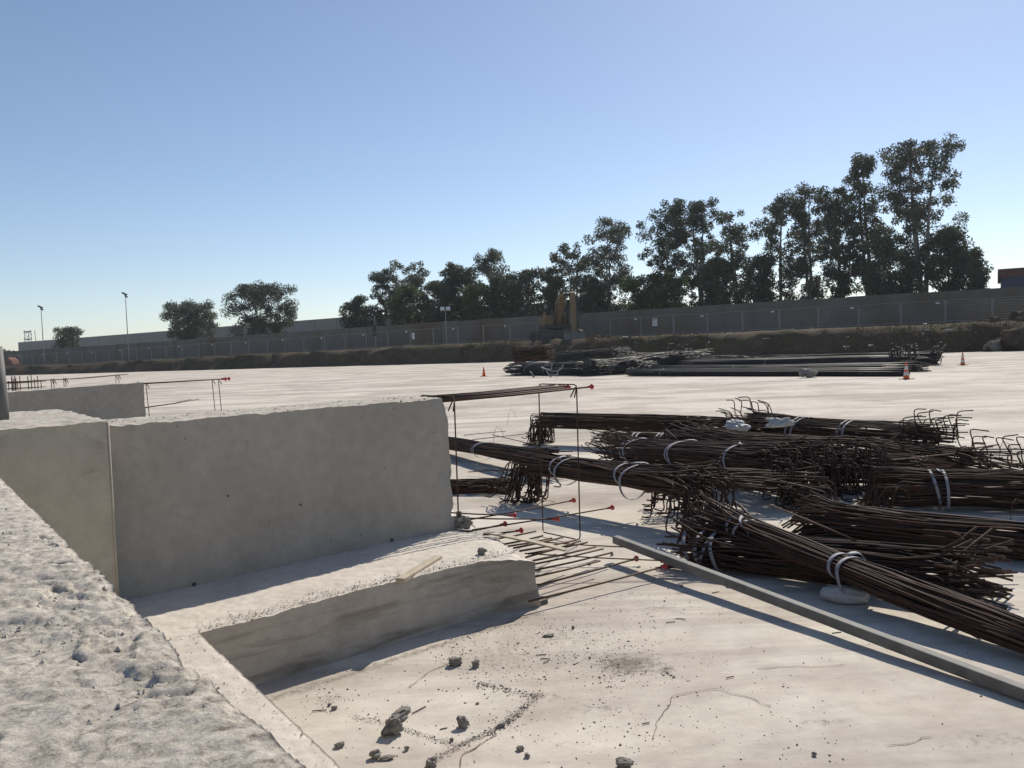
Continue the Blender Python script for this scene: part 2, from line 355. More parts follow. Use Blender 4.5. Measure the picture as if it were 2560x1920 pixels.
# dry grass and weeds on the bank
mb = MB(); cnt = 0
for q in range(6500):
    X = random.uniform(-40, 46); a = random.random()
    k0 = int(np.argmin(np.abs(es[:, 0] - X))); k0 = min(max(k0, 1), n0 - 2)
    s_ = random.uniform(1.2, 6.9); i_ = int(s_); fr = s_ - i_
    p = T[k0 * n1 + i_] * (1 - fr) + T[k0 * n1 + i_ + 1] * fr
    p = p + V(random.uniform(-.7, .7), random.uniform(-.7, .7), -.05)
    if vnoise((p * .22)[None], 44)[0] < (-.1 if X > 10 else .25): continue
    for b_ in range(3):
        h = random.uniform(.06, .26); an = random.uniform(0, 6.28); d = V(math.cos(an), math.sin(an), 0); wq = random.uniform(.02, .06)
        tip = p + V(random.gauss(0, .12), random.gauss(0, .12), h)
        mb.add([p - d * wq, p + d * wq, tip], [(0, 1, 2)])
g = mb.build('bank_grass', M_GRASS); setp(g, 'dry weeds and grass growing on the earth bank', 'grass', None, 'stuff')

# ------------------------------------------------------------------ concrete foundation blocks
def polyl(pts):
    pts = np.asarray(pts, float); d = np.r_[0, np.cumsum(np.linalg.norm(np.diff(pts, axis=0), axis=1))]; d /= d[-1]
    return lambda s: np.stack([np.interp(s, d, pts[:, k]) for k in range(pts.shape[1])], -1)
def block(name, e0, e1, zb, zt, mside, mtop, parent, res=.03, rtop=None, aside=.003, atop=.008, ftop=14, zfun=None, taper=0, endrough=.0, seed=0, faces='FBETS', pits=0, chipf=None, under=0.):
    # e0, e1: near and far outline polylines in plan; zt may be (start, end)
    E0, E1 = polyl(e0), polyl(e1); zt = np.atleast_1d(zt); z0, z1 = zt[0], zt[-1]
    Ls = np.linalg.norm(np.diff(np.asarray(e0), axis=0), axis=1).sum(); Lt = np.linalg.norm(np.asarray(e0[0]) - np.asarray(e1[0])); Hh = z0 - zb
    rtop = rtop or res
    allv = []; allf = []; mi = []; nb = 0
    def face(kind):
        nonlocal nb
        r_ = rtop if kind == 'T' else res
        dims = {'F': (Ls, Hh), 'B': (Ls, Hh), 'T': (Ls, Lt), 'E': (Lt, Hh), 'S': (Lt, Hh)}[kind]
        n, m = [max(3, int(q / r_) + 1) for q in dims]
        a, b = np.meshgrid(np.linspace(0, 1, n), np.linspace(0, 1, m)); a = a.ravel(); b = b.ravel()
        o = np.ones_like(a)
        s, t, w_ = {'F': (a, o * 0, b), 'B': (a, o, b), 'T': (a, b, o), 'E': (o, a, b), 'S': (o * 0, a, b)}[kind]
        p = E0(s) * (1 - t)[:, None] + E1(s) * t[:, None]
        zz = zb + (z0 + (z1 - z0) * s - zb) * w_
        if zfun is not None: zz = zz + zfun(s, t) * w_
        p = np.column_stack([p, zz])
        if taper:      # lean of the far end, outwards at the bottom
            ux = unit(E0(np.array([1.]))[0] - E0(np.array([.9]))[0]); p[:, :2] += np.outer(taper * (1 - w_) * np.clip((s - .8) / .2, 0, 1), ux)
        q = p * 1.0
        dv = np.stack([fbm(q * 5 + 3.1, 4, seed + 1), fbm(q * 5 + 7.7, 4, seed + 2), fbm(q * 5 + 11.3, 4, seed + 3)], 1) * aside
        top = np.clip((w_ - .97) / .03, 0, 1)
        lowp = fbm(q * ftop, 5, seed + 4, .6)
        dz = lowp * atop * top
        if pits:
            sm = lambda x, lo, hi: np.clip((x - lo) / (hi - lo), 0, 1) ** 2 * (3 - 2 * np.clip((x - lo) / (hi - lo), 0, 1))
            ca_, sa_ = math.cos(.57), math.sin(.57); qr = np.column_stack([q[:, 0] * ca_ - q[:, 1] * sa_, q[:, 0] * sa_ + q[:, 1] * ca_, q[:, 2]])
            wr = np.column_stack([fbm(qr * 9, 3, seed + 51), fbm(qr * 9 + 4, 3, seed + 52), 0 * s]) * .045; qw = qr + wr
            f1 = fbm(qw * 13, 7, seed + 53, .66); f2 = fbm(qw[:, [1, 0, 2]] * 31 + 7, 5, seed + 54, .66); rough = np.clip(.55 + .8 * fbm(q * 3.5, 3, seed + 33), .12, 1.3)
            dz = dz + top * pits * (rough * (.42 * np.tanh(f1 * 1.6) + .85 * np.tanh(f2 * 1.8)) - 1.5 * sm(f1 - .4 * f2, .95, 1.5) - .8 * sm(f2, 1.0, 1.5) + .25 * fbm(qr * 110, 2, seed + 55))
        # broken arrises
        ed = np.minimum(np.minimum(t, 1 - t) * Lt, (1 - s) * Ls); chip = np.clip(1 - ed / .02, 0, 1) * top * (1 if chipf is None else chipf(s, t))
        dz = dz - chip * (.003 + .008 * np.clip(fbm(q * 11, 3, seed + 7), 0, 1))
        if endrough:
            ee = np.clip((s - .93) / .07, 0, 1); dv = dv + np.stack([fbm(q * 7, 4, seed + 11), fbm(q * 7 + 5, 4, seed + 12), 0 * s], 1) * endrough * ee[:, None]
        p = p + dv; p[:, 2] += dz
        if kind != 'T': p[:, 2] -= under * top
        p[:, 2] = np.where(w_ <= 0, zb, p[:, 2])
        ii = np.arange(n * m).reshape(m, n) + nb
        f = np.stack([ii[:-1, :-1], ii[:-1, 1:], ii[1:, 1:], ii[1:, :-1]], -1).reshape(-1, 4)
        allv.append(p); allf.extend(f.tolist()); mi.extend([1 if kind == 'T' else 0] * len(f)); nb += n * m
        if kind == 'T':
            lo = ii - ii[0, 0]; rim = list(lo[0, :]) + list(lo[1:, -1]) + list(lo[-1, -2::-1]) + list(lo[-2:0:-1, 0]); base = p[rim].copy()
            cen = (E0(s[rim]) + E1(s[rim])) / 2; inn = cen - base[:, :2]; inn /= np.linalg.norm(inn, axis=1)[:, None]
            base[:, :2] += inn * .005; base[:, 2] -= .06; k_ = len(rim); g0 = ii[0, 0]
            allv.append(base); allf.extend([[g0 + rim[j], g0 + rim[(j + 1) % k_], nb + (j + 1) % k_, nb + j] for j in range(k_)]); mi.extend([0] * k_); nb += k_
    for kf in faces: face(kf)
    o = mesh_obj(name, np.concatenate(allv), allf, mside, parent, smooth=True); o.data.materials.append(mtop)
    o.data.polygons.foreach_set('material_index', mi); return o
U2 = V(.73, .684); V2 = V(-.60, .80)                        # plan directions along the cross wall and the near wall
def g2(x, y, z): return G(x, y, z)[:2]
ZF = .30; ZW = 1.166
K = g2(499, 1582, ZF)
WL = g2(338, 1499, ZF); WR = g2(1130, 1320, ZF)
WTL = g2(278, 1063, ZW); WTR = g2(1115, 993, ZW)
wall = thing('foundation_wall', 'long shaded concrete foundation wall with steel bars sticking out of its end', 'wall', (*WL, 0))
fe = g2(1192, 1410, ZF); fc_ = g2(1332, 1396, ZF - .02)
back = K + V2 * 1.95; backe = fc_ + unit(V(-.34, .94)) * 2.3
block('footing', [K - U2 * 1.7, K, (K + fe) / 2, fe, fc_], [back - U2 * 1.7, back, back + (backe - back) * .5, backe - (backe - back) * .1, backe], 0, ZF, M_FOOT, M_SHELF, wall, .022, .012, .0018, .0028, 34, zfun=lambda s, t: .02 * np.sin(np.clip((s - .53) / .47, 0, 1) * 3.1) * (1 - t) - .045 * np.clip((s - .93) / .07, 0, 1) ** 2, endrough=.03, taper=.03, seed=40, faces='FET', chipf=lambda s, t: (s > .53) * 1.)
wd = unit(WTR - WTL); w0 = WTL - wd * .25; w1 = WTR
wn = V(-wd[1], wd[0])
block('stem_wall', [w0, (w0 + w1) / 2, w1], [w0 + wn * .46, (w0 + w1) / 2 + wn * .46, w1 + wn * .46 - wd * .03], ZF - .03, (ZW, ZW), M_WALL, M_ROUGH, wall, .025, .012, .0012, .0028, 34, endrough=.025, taper=.04, seed=60, faces='FBET', pits=.0035)
for x, y in ((485, 1461), (980, 1350), (570, 1240), (752, 1262)):
    t_ = (x - 300) / 830.; dq = ray(x, y); k_ = ((WTL - V(0, 0)) @ wn) / (dq[:2] @ wn); p = CC + dq * (k_ * .9985)
    mb = MB(); mb.lathe(p, [(.011 if y > 1300 else .006, 0), (.010 if y > 1300 else .005, .0015)], 12, V(-wn[0], -wn[1], 0)); mb.build('tie_hole', plain('tie_hole', (.09, .075, .06), .9), wall)
# near wall beside the camera and its footing
ne0 = g2(720, 1877, ZW); ne1 = g2(13, 1204, ZW); nd = unit(ne1 - ne0); nn = V(-nd[1], nd[0])   # nn points to the left of the wall
nearw = thing('foundation_wall', 'rough topped sunlit concrete wall running past the lower left corner', 'wall', (*ne0, 0))
na = ne0 - nd * .75; nb_ = ne0 + nd * 3.95
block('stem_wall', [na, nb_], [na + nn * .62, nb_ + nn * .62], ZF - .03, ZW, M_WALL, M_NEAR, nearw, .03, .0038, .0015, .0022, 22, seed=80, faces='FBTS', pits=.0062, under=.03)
kb = g2(850, 1912, ZF); kd = unit(kb - K)
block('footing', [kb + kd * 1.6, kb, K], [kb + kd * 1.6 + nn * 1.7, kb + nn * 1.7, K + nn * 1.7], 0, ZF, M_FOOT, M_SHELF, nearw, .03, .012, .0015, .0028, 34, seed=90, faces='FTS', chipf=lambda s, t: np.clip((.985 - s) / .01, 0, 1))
# pier at the junction
ZP = ZW + .035
pc = g2(269, 1051, ZP); pb = g2(157, 1023, ZP); pd = unit(pb - pc); pf = unit(pc - g2(0, 1072, ZP))
pier = thing('concrete_pier', 'thick concrete pier with chalky white top at the left edge of the photo', 'pier', (*(pc - pf * .6), 0))
block('pier_body', [pc - pf * 1.6, pc], [pc - pf * 1.6 + pd * 1.45, pc + pd * 1.45], ZF - .03, ZP, M_PIER, M_ROUGH, pier, .025, .012, .0012, .005, 14, seed=100, faces='FBET', pits=.004)
mb = MB(); mb.tube([V(pc[0], pc[1], ZF), V(pc[0], pc[1], .7), V(pc[0], pc[1], ZP - .012)], .0055, 10); mb.build('arris', M_PIER, pier, True)
q = G(4, 1050, ZP); mb = MB()
mb.tube([q + V(0, 0, -.02), q + V(.002, 0, .1), q + V(-.008, 0, .37)], [.034, .034, .032], 14)
o = mb.build('stake', M_GALV, None, True, tuple(q)); setp(o, 'pale grey upright stake standing on the pier at the left edge', 'stake')

# bars sticking out of the concrete
def bar(name, pts, r, mat, parent, n=6, bend=.035):
    pts = [np.asarray(p, float) for p in pts]; out = [pts[0]]
    for k in range(1, len(pts) - 1):           # rounded bends
        a, b, c = pts[k - 1], pts[k], pts[k + 1]; da = unit(a - b); dc = unit(c - b)
        if da @ dc < -.9: out.append(b); continue
        bl = min(bend, np.linalg.norm(a - b) * .45, np.linalg.norm(c - b) * .45)
        out += [b + da * bl, b + (da + dc) * bl * .29, b + dc * bl]
    out.append(pts[-1]); mb = MB(); mb.tube(out, r, n); return mb.build(name, mat, parent, True)
def cap(p, d, parent, s=.78):
    mb = MB(); mb.lathe(p, [(.0105 * s, -.045 * s), (.012 * s, -.002 * s), (.021 * s, .0 * s), (.0255 * s, .006 * s), (.024 * s, .015 * s), (.015 * s, .022 * s), (.004 * s, .0245 * s)], 14, d)
    return mb.build('safety_cap', M_RED, parent, True)
low = [((1347, 1497, .06), (1661, 1416, .07), 1, .0062), ((1347, 1462, .08), (1589, 1397, .08), 1, .0065), ((1343, 1424, .11), (1531, 1381, .09), 0, .0065),
       ((1339, 1381, .20), (1468, 1356, .16), 0, .0065), ((1332, 1388, .2), (1451, 1352, .18), 0, .0065), ((1318, 1374, .22), (1441, 1350, .18), 0, .0065),
       ((1303, 1366, .2), (1408, 1343, .18), 0, .0065), ((1281, 1356, .2), (1357, 1339, .2), 0, .0065), ((1250, 1345, .2), (1340, 1328, .2), 0, .006),
       ((1345, 1440, .10), (1500, 1402, .09), 0, .0065), ((1340, 1400, .15), (1490, 1367, .12), 0, .0065), ((1346, 1408, .13), (1508, 1372, .10), 0, .006), ((1290, 1362, .2), (1380, 1345, .19), 0, .006),
       ((1343, 1354, .14), (1607, 1370, .10), 1, .0045), ((1339, 1385, .15), (1668, 1402, .10), 1, .0045),
       ((1120, 1281, .33), (1285, 1288, .31), 1, .0052), ((1120, 1294, .31), (1392, 1298, .28), 1, .0052), ((1150, 1303, .32), (1433, 1251, .32), 1, .0052),
       ((1205, 1321, .31), (1529, 1269, .30), 1, .0052), ((1180, 1326, .30), (1261, 1310, .30), 1, .0055), ((1232, 1334, .29), (1301, 1326, .28), 1, .0062)]
for a, b, c, r in low:
    A, B = G(*a), G(*b); d = unit(B - A); A = A - d * .07
    o = bar('starter_bar', [A, (A + B) / 2 + V(0, 0, -.004), B], r, M_STARTER if a[1] > 1335 else M_RUST, wall, 8)
    if c: cap(B, d + V(0, 0, .02), o)
# flat strip of timber lying over the low bars and the edge of the footing
tipz = 1.165
end_u = unit(WTR - WTL); e3 = V(*end_u, 0); n3 = V(*wn, 0); T0 = V(*WTR, 0)
tops = []
for k in range(8):
    off = .03 + k * .055 + random.uniform(-.01, .01); ln = 1.22 + random.uniform(-.05, .1) + (.14 if k == 0 else 0)
    zz = ZW - .02 + random.uniform(-.008, .008)
    A = T0 + n3 * off - e3 * .15 + V(0, 0, zz); B = T0 + n3 * (.02 + off * .8) + e3 * ln + V(0, 0, zz + .012)
    o = bar('starter_bar', [A, (A + B) / 2 + V(0, 0, -.006), B], .0075, M_RUST, wall, 8); tops.append(B)
    if k in (0, 1, 3, 4, 6): cap(B, e3, o, .8)
def stirrup(u, z0, z1, w0_, w1_, parent, base, lean=0, r=.005):
    A = base + e3 * u
    p = [A + n3 * (w0_ - .0) + e3 * .02 + V(0, 0, z1 - .07), A + n3 * w0_ + V(0, 0, z1), A + n3 * w0_ + e3 * lean + V(0, 0, z0)]
    bar('stirrup', [A + n3 * (w0_ + .05) + e3 * .03 + V(0, 0, z1 - .085), A + n3 * (w0_ - .004) + e3 * .01 + V(0, 0, z1 + .012), A + n3 * (w1_ + .005) + V(0, 0, z1 + .014), A + n3 * (w1_ + .005) + e3 * lean + V(0, 0, z0 + .01)], r, M_RUST, parent, 6, .03)
    bar('stirrup', [A + n3 * (w0_ + .05) + e3 * -.01 + V(0, 0, z1 - .08), A + n3 * (w0_ - .008) + V(0, 0, z1 + .012), A + n3 * w0_ + e3 * lean + V(0, 0, z0), A + n3 * w1_ + e3 * lean + V(0, 0, z0)], r, M_RUST, parent, 6, .03)
stirrup(1.17, .03, ZW, .0, .40, wall, T0, -.01)
stirrup(.07, .30, ZW - .015, .015, .40, wall, T0, .0)
# second foundation further back
ZS = 1.15
sr = G(359, 955, ZS)[:2]; sl = G(12.6, 980, ZS - .04)[:2]; sdv = unit(sr - sl); snv = V(-sdv[1], sdv[0])
wall2 = thing('foundation_wall', 'farther grey concrete foundation wall with a bar bundle and red caps at its end', 'wall', (*sl, 0))
s0 = sl - sdv * 1.2
block('stem_wall', [s0, sr], [s0 + snv * .46, sr + snv * .46], .02, (ZS - .07, ZS), M_WALL, M_ROUGH, wall2, .06, .04, .003, .008, 12, endrough=.01, seed=120, faces='FBETS')
block('footing', [s0 - snv * .6, sr - snv * .6 + sdv * .5], [s0 + snv * 1.0, sr + snv * 1.0 + sdv * .5], 0, ZF, M_FOOT, M_ROUGH, wall2, .08, .08, .003, .006, 12, seed=130, faces='FBETS')
S3 = V(*sr, 0); d3 = V(*sdv, 0); n3b = V(*snv, 0)
pe = G(556, 945, ZS)
L2 = np.linalg.norm((pe - S3)[:2]); L2 = min(max(L2, 1.2), 3.0)
dd2 = unit(V(pe[0] - sr[0], pe[1] - sr[1], 0))
for k in range(6):
    off = .03 + k * .07
    A = S3 + n3b * off - d3 * .1 + V(0, 0, ZS - .03); B = S3 + n3b * (off * .7) + dd2 * (L2 + random.uniform(0, .12)) + V(0, 0, ZS - .02)
    o = bar('starter_bar', [A, (A + B) / 2, B], .008, M_RUST, wall2)
    if k in (0, 2, 4): cap(B, dd2, o, 1.3)
for u, w_ in ((L2 * .93, 0), (L2 * .93, .36), (.03, .0)):
    A = S3 + n3b * w_ + dd2 * u
    bar('stirrup', [A + dd2 * .05 + V(0, 0, ZS - .1), A + V(0, 0, ZS - .01), A + dd2 * .05 + V(0, 0, .02)], .006, M_RUST, wall2)
A = S3 + dd2 * .05 + V(0, 0, .74); yb = S3[1] + 1.3; B = CC + ray(497, 998) * (yb / ray(497, 998)[1])
bar('starter_bar', [A - dd2 * .2, (A + B) / 2, B], .006, M_RUST, wall2)
bar('starter_bar', [A - dd2 * .2 + n3b * .1, (A + B) / 2 + n3b * .1, B - dd2 * .1 + n3b * .1], .006, M_RUST, wall2)
# third run of bars, only steel shows
ya = 22.0; rA = CC + ray(11, 956) * (16.5 / ray(11, 956)[1]); rB = CC + ray(297, 937) * (22.5 / ray(297, 937)[1])
run = thing('rebar_run', 'thin far bar bundle carried on stirrups left of the slab', 'rebar', (rA[0], rA[1], 0))
for k in range(4):
    off = V(.08 * k, .12 * k, 0)
    bar('bar', [rA + off, (rA + rB) / 2 + off + V(0, 0, -.02), rB + off * .6], .012, M_RUST, run)
for px in (101, 107, 131, 136, 280, 290):
    t_ = (px - 11) / 286; p = rA + (rB - rA) * t_
    bar('stirrup', [p + V(.06, .1, -.12), p + V(0, .1, .03), V(p[0] + .02, p[1] + .1, 0)], .008, M_RUST, run)
cg = CC + ray(46, 975) * (18 / ray(46, 975)[1]); cage = thing('rebar_cage', 'rust brown cage of upright starter bars behind the far wall', 'rebar cage', (cg[0], cg[1], 0))
for k in range(26):
    p = V(cg[0] + random.uniform(-.6, .42), cg[1] + random.choice((-.3, .3)) + random.uniform(-.05, .05), 0)
    bar('bar', [p, p + V(0, 0, .6), p + V(random.uniform(-.02, .02), 0, 1.25 + random.uniform(-.12, .03))], .009, M_RUST, cage)
for z in (.62, .8, .98, 1.1):
    c0 = V(cg[0], cg[1], z)
    bar('hoop', [c0 + V(-.62, -.32, 0), c0 + V(.44, -.32, .01), c0 + V(.44, .32, .01), c0 + V(-.62, .32, 0), c0 + V(-.62, -.28, 0)], .007, M_RUST, cage)

# timber offcut, spacer and strip on the footing
pA = G(1000, 1452, ZF + .02); pB = G(1096, 1393, ZF + .02); mb = MB(); mb.beam(pA, pB, .05, .024)
o = mb.build('timber_offcut', M_WOOD, None, False, tuple(pA)); setp(o, 'short pale timber offcut lying on the footing ledge', 'timber')
bv = o.modifiers.new('bevel', 'BEVEL'); bv.width = .004; bv.segments = 2
pA = G(1215, 1330, ZF + .012); pB = G(1415, 1375, .22); mb = MB(); mb.beam(pA, (pA + pB) / 2 + V(0, 0, .004), .05, .010); mb.beam((pA + pB) / 2 + V(0, 0, .006), pB, .05, .010)
o = mb.build('timber_strip', M_WOOD, None, False, tuple(pA)); setp(o, 'weathered grey timber strip resting across the low bars', 'timber')
pA = G(1148, 1318, ZF); mb = MB(); mb.box(pA + V(0, .02, .035), (.07, .05, .07), .6); mb.box(pA + V(.0, .02, .085), (.03, .03, .03), .3)
o = mb.build('timber_spacer', plain('old_timber', (.16, .14, .12), .9), None, False, tuple(pA)); setp(o, 'small dark timber spacer block at the foot of the wall end', 'timber')

# rubble
def stone(p, s, seed, label, flat=1., yaw=0., lng=1., mat=None):
    bm = bmesh.new(); bmesh.ops.create_icosphere(bm, subdivisions=3, radius=1)
    v = np.array([q.co[:] for q in bm.verts]); 
    v = np.sign(v) * np.abs(v) ** .8
    r = 1 + fbm(v * 1.3 + seed * 3.7, 3, seed) * .45 + fbm(v * 4 + seed, 3, seed + 5) * .16
    v = v * r[:, None] * V(s * lng, s * .8, s * .75 * flat) / 2
    c, s_ = math.cos(yaw), math.sin(yaw); v[:, :2] = v[:, :2] @ np.array([[c, s_], [-s_, c]])
    v[:, 2] -= v[:, 2].min() + s * .03
    fcs = [tuple(q.index for q in f.verts) for f in bm.faces]; bm.free()
    o = mesh_obj('concrete_lump' if s > .02 else 'pebble', v + p, fcs, mat or M_STONE, None, False, tuple(p)); return setp(o, label, 'rubble', 'rubble scattered on the slab')
stones = [(984, 1836, .074, 1, .5, 1.0, 'largest dark lump of rubble, tall, lying on the slab before the ledge'), (1002, 1796, .065, .7, .9, 1.5, 'long dark lump touching the largest lump from behind'),
 (1158, 1818, .045, 1.1, .2, 1, 'dark roundish lump alone to the right of the largest lump'), (1139, 1663, .045, .9, 0, 1.2, 'left of two lumps side by side near the ledge shadow'), (1190, 1668, .036, 1, 0, 1, 'right of two lumps side by side near the ledge shadow'),
 (850, 1867, .027, .8, 0, 1.2, 'small lump nearest the rough wall at the lower left'), (940, 1894, .038, 1, .5, 1, 'brown lump at the bottom beside a flat chip'), (965, 1897, .032, .4, .2, 1.6, 'flat chip right beside the brown lump'),
 (1079, 1916, .04, 1, 0, 1, 'lump cut by the bottom edge of the photo at the pour joint'), (1017, 1876, .016, 1, 0, 1, 'pebble below the largest lump'), (836, 1774, .02, .9, 0, 1.3, 'larger of two pebbles by the inner corner shadow'), (823, 1765, .014, 1, 0, 1, 'smaller of two pebbles by the inner corner shadow'),
 (1253, 1816, .024, .7, .6, 1.7, 'crumb sitting on the bend of the pour joint'), (1301, 1877, .025, 1, 0, 1, 'upper of two small lumps right of the pour joint'), (1318, 1894, .02, 1, 0, 1, 'lower of two small lumps right of the pour joint'),
 (1194, 1761, .014, .8, 0, 1, 'pebble above the roundish lone lump'), (1130, 1853, .014, 1, 0, 1, 'pebble under the roundish lone lump'), (1562, 1917, .045, .7, 0, 1.3, 'dark lump cut by the bottom edge right of the middle'), (2035, 1889, .016, 1, 0, 1, 'lone pebble on the bare slab at the bottom right'),
 (1371, 1591, .034, .4, .3, 1.5, 'flat crumbly clod off the footing corner'), (1704, 1468, .016, 1, 0, 1, 'pebble in front of the grey beam'), (1433, 1571, .016, 1, 0, 1, 'pebble left of the dark dust stain'), (1350, 1510, .075, .5, .8, 1.3, 'grey flat lump under the low bars at the footing corner'), (1530, 1388, .02, 1, 0, 1, 'pebble between the low bars'), (1474, 1412, .02, 1, 0, 1, 'pebble under the capped low bars')]
for k, (x, y, s, fl, yw, lg, lb) in enumerate(stones): stone(G(x, y), s, 11 + k * 3, lb, fl, yw, lg)
stone(G(1206, 1388, ZF + .005), .05, 301, 'pale stone on the rounded end of the footing ledge')
stone(G(1160, 1324, ZF), .085, 302, 'rough grey lump leaning on the spacer at the wall end', 1.1)
# grit
mb = MB(); octa = np.array([[1, 0, 0], [-1, 0, 0], [0, 1, 0], [0, -1, 0], [0, 0, 1]], float); of = [(0, 2, 4), (2, 1, 4), (1, 3, 4), (3, 0, 4)]
def grit(x, y, s, z=0):
    p = G(x, y, z); a = random.uniform(0, 6.28); R = np.array([[math.cos(a), -math.sin(a), 0], [math.sin(a), math.cos(a), 0], [0, 0, 1]])
    mb.add((octa * V(s * random.uniform(.6, 1.5), s * random.uniform(.5, 1), s * random.uniform(.5, 1.1))) @ R.T + p, of)
def inftg(x, y):                          # on open slab, clear of footing
    p = G(x, y)[:2]; return (p - K) @ V(-U2[1], U2[0]) < -.02 and (p - K) @ V(nd[1], -nd[0]) > .02
for (cx, cy, sx, sy, nn_) in [(1240, 1640, 110, 40, 650), (1400, 1590, 120, 50, 350), (1000, 1800, 200, 70, 260), (1573, 1665, 50, 25, 420), (1500, 1640, 120, 40, 180), (1640, 1520, 90, 30, 140), (1667, 1675, 10, 10, 60), (1250, 1790, 60, 40, 160), (1800, 1700, 400, 120, 260), (1500, 1800, 300, 90, 240), (820, 1740, 40, 30, 90), (1480, 1780, 60, 40, 120), (1700, 1400, 300, 40, 120), (2000, 1850, 300, 60, 90)]:
    for _ in range(nn_):
        x, y = random.gauss(cx, sx), random.gauss(cy, sy)
        if 520 < x < 2560 and 1380 < y < 1919 and inftg(x, y): grit(x, y, abs(random.gauss(0, .0022)) + .0012)
for poly in ([(1078, 1905), (1150, 1866), (1253, 1817), (1354, 1735)], [(1192, 1711), (1340, 1739)], [(878, 1792), (1010, 1825), (1150, 1866)]):
    for a, b in zip(poly[:-1], poly[1:]):
        for _ in range(240):
            t_ = random.random(); grit(a[0] + (b[0] - a[0]) * t_ + random.gauss(0, 6), a[1] + (b[1] - a[1]) * t_ + random.gauss(0, 5), abs(random.gauss(0, .0022)) + .001)
o = mb.build('grit', plain('grit', (.30, .26, .215), .9, 0, .5, 60)); setp(o, 'fine grit and dust crumbs spread over the near slab', 'grit', None, 'stuff')
o = None; mb = MB()
def crumb(p, s):
    a = random.uniform(0, 6.28); Rm = np.array([[math.cos(a), -math.sin(a), 0], [math.sin(a), math.cos(a), 0], [0, 0, 1]])
    mb.add((octa * V(s * random.uniform(.7, 1.4), s * random.uniform(.6, 1), s * random.uniform(.5, 1))) @ Rm.T + p, of)
for _ in range(1500):
    t_ = random.random(); u_ = abs(random.gauss(0, .06)) + .004; b_ = K + (fe - K) * t_ * 1.2 + V2 * u_; crumb(V(b_[0], b_[1], ZF + .001 + .02 * math.sin(min(1, t_ * .96) * 3.1) * (1 - u_ / 1.95)), abs(random.gauss(0, .0022)) + .001)
for _ in range(500):
    t_ = random.random(); u_ = random.uniform(.01, .25); b_ = kb + (K - kb) * (t_ * 1.3 - .3) + nn * u_; crumb(V(b_[0], b_[1], ZF + .002), abs(random.gauss(0, .002)) + .001)
for _ in range(900):
    t_ = random.random(); b_ = w0 + (w1 - w0) * t_ + wn * random.uniform(.01, .45); crumb(V(b_[0], b_[1], ZW - .002), abs(random.gauss(0, .004)) + .0015)
for _ in range(8000):
    t_ = random.random(); b_ = na + (nb_ - na) * t_ + nn * random.uniform(.01, .6); crumb(V(b_[0], b_[1], ZW - .002), abs(random.gauss(0, .0021)) + .0008)
o = mb.build('concrete_crumbs', plain('crumbs', (.50, .45, .385), .95, 0, .45, 90)); setp(o, 'loose concrete crumbs on the tops of the foundation walls and ledges', 'crumbs', None, 'stuff')
mb = MB()
for x, y, a, l in [(1340, 1640, .1, .05), (1352, 1648, -.3, .045), (1358, 1660, .8, .04), (1665, 1558, .1, .05), (1690, 1548, -.4, .05), (1780, 1484, .4, .05), (780, 1780, .1, .06), (1815, 1697, .3, .04), (2080, 1585, .2, .05), (1030, 1786, .9, .08), (1606, 1812, .2, .03), (1100, 1826, .4, .03)]:
    p = G(x, y) + V(0, 0, .004); d = V(math.cos(a), math.sin(a), 0) * l; mb.tube([p, p + d * .5 + V(.003, .003, 0), p + d], .0022, 5)
o = mb.build('nails', M_RUST); setp(o, 'rusty nails and tie wire ends strewn on the slab', 'nails', None, 'stuff')

# grey square tube lying across the low bars
A = G(1538, 1348, .135); B = G(2560, 1732, .032); d = unit(B - A); mb = MB(); mb.beam(A, B + d * 1.6 + V(0, 0, -.0), .052, .052)
o = mb.build('steel_beam', M_GALV, None, False, tuple(A)); setp(o, 'long grey square steel tube lying diagonally over the slab', 'beam')
bv = o.modifiers.new('bevel', 'BEVEL'); bv.width = .006; bv.segments = 2

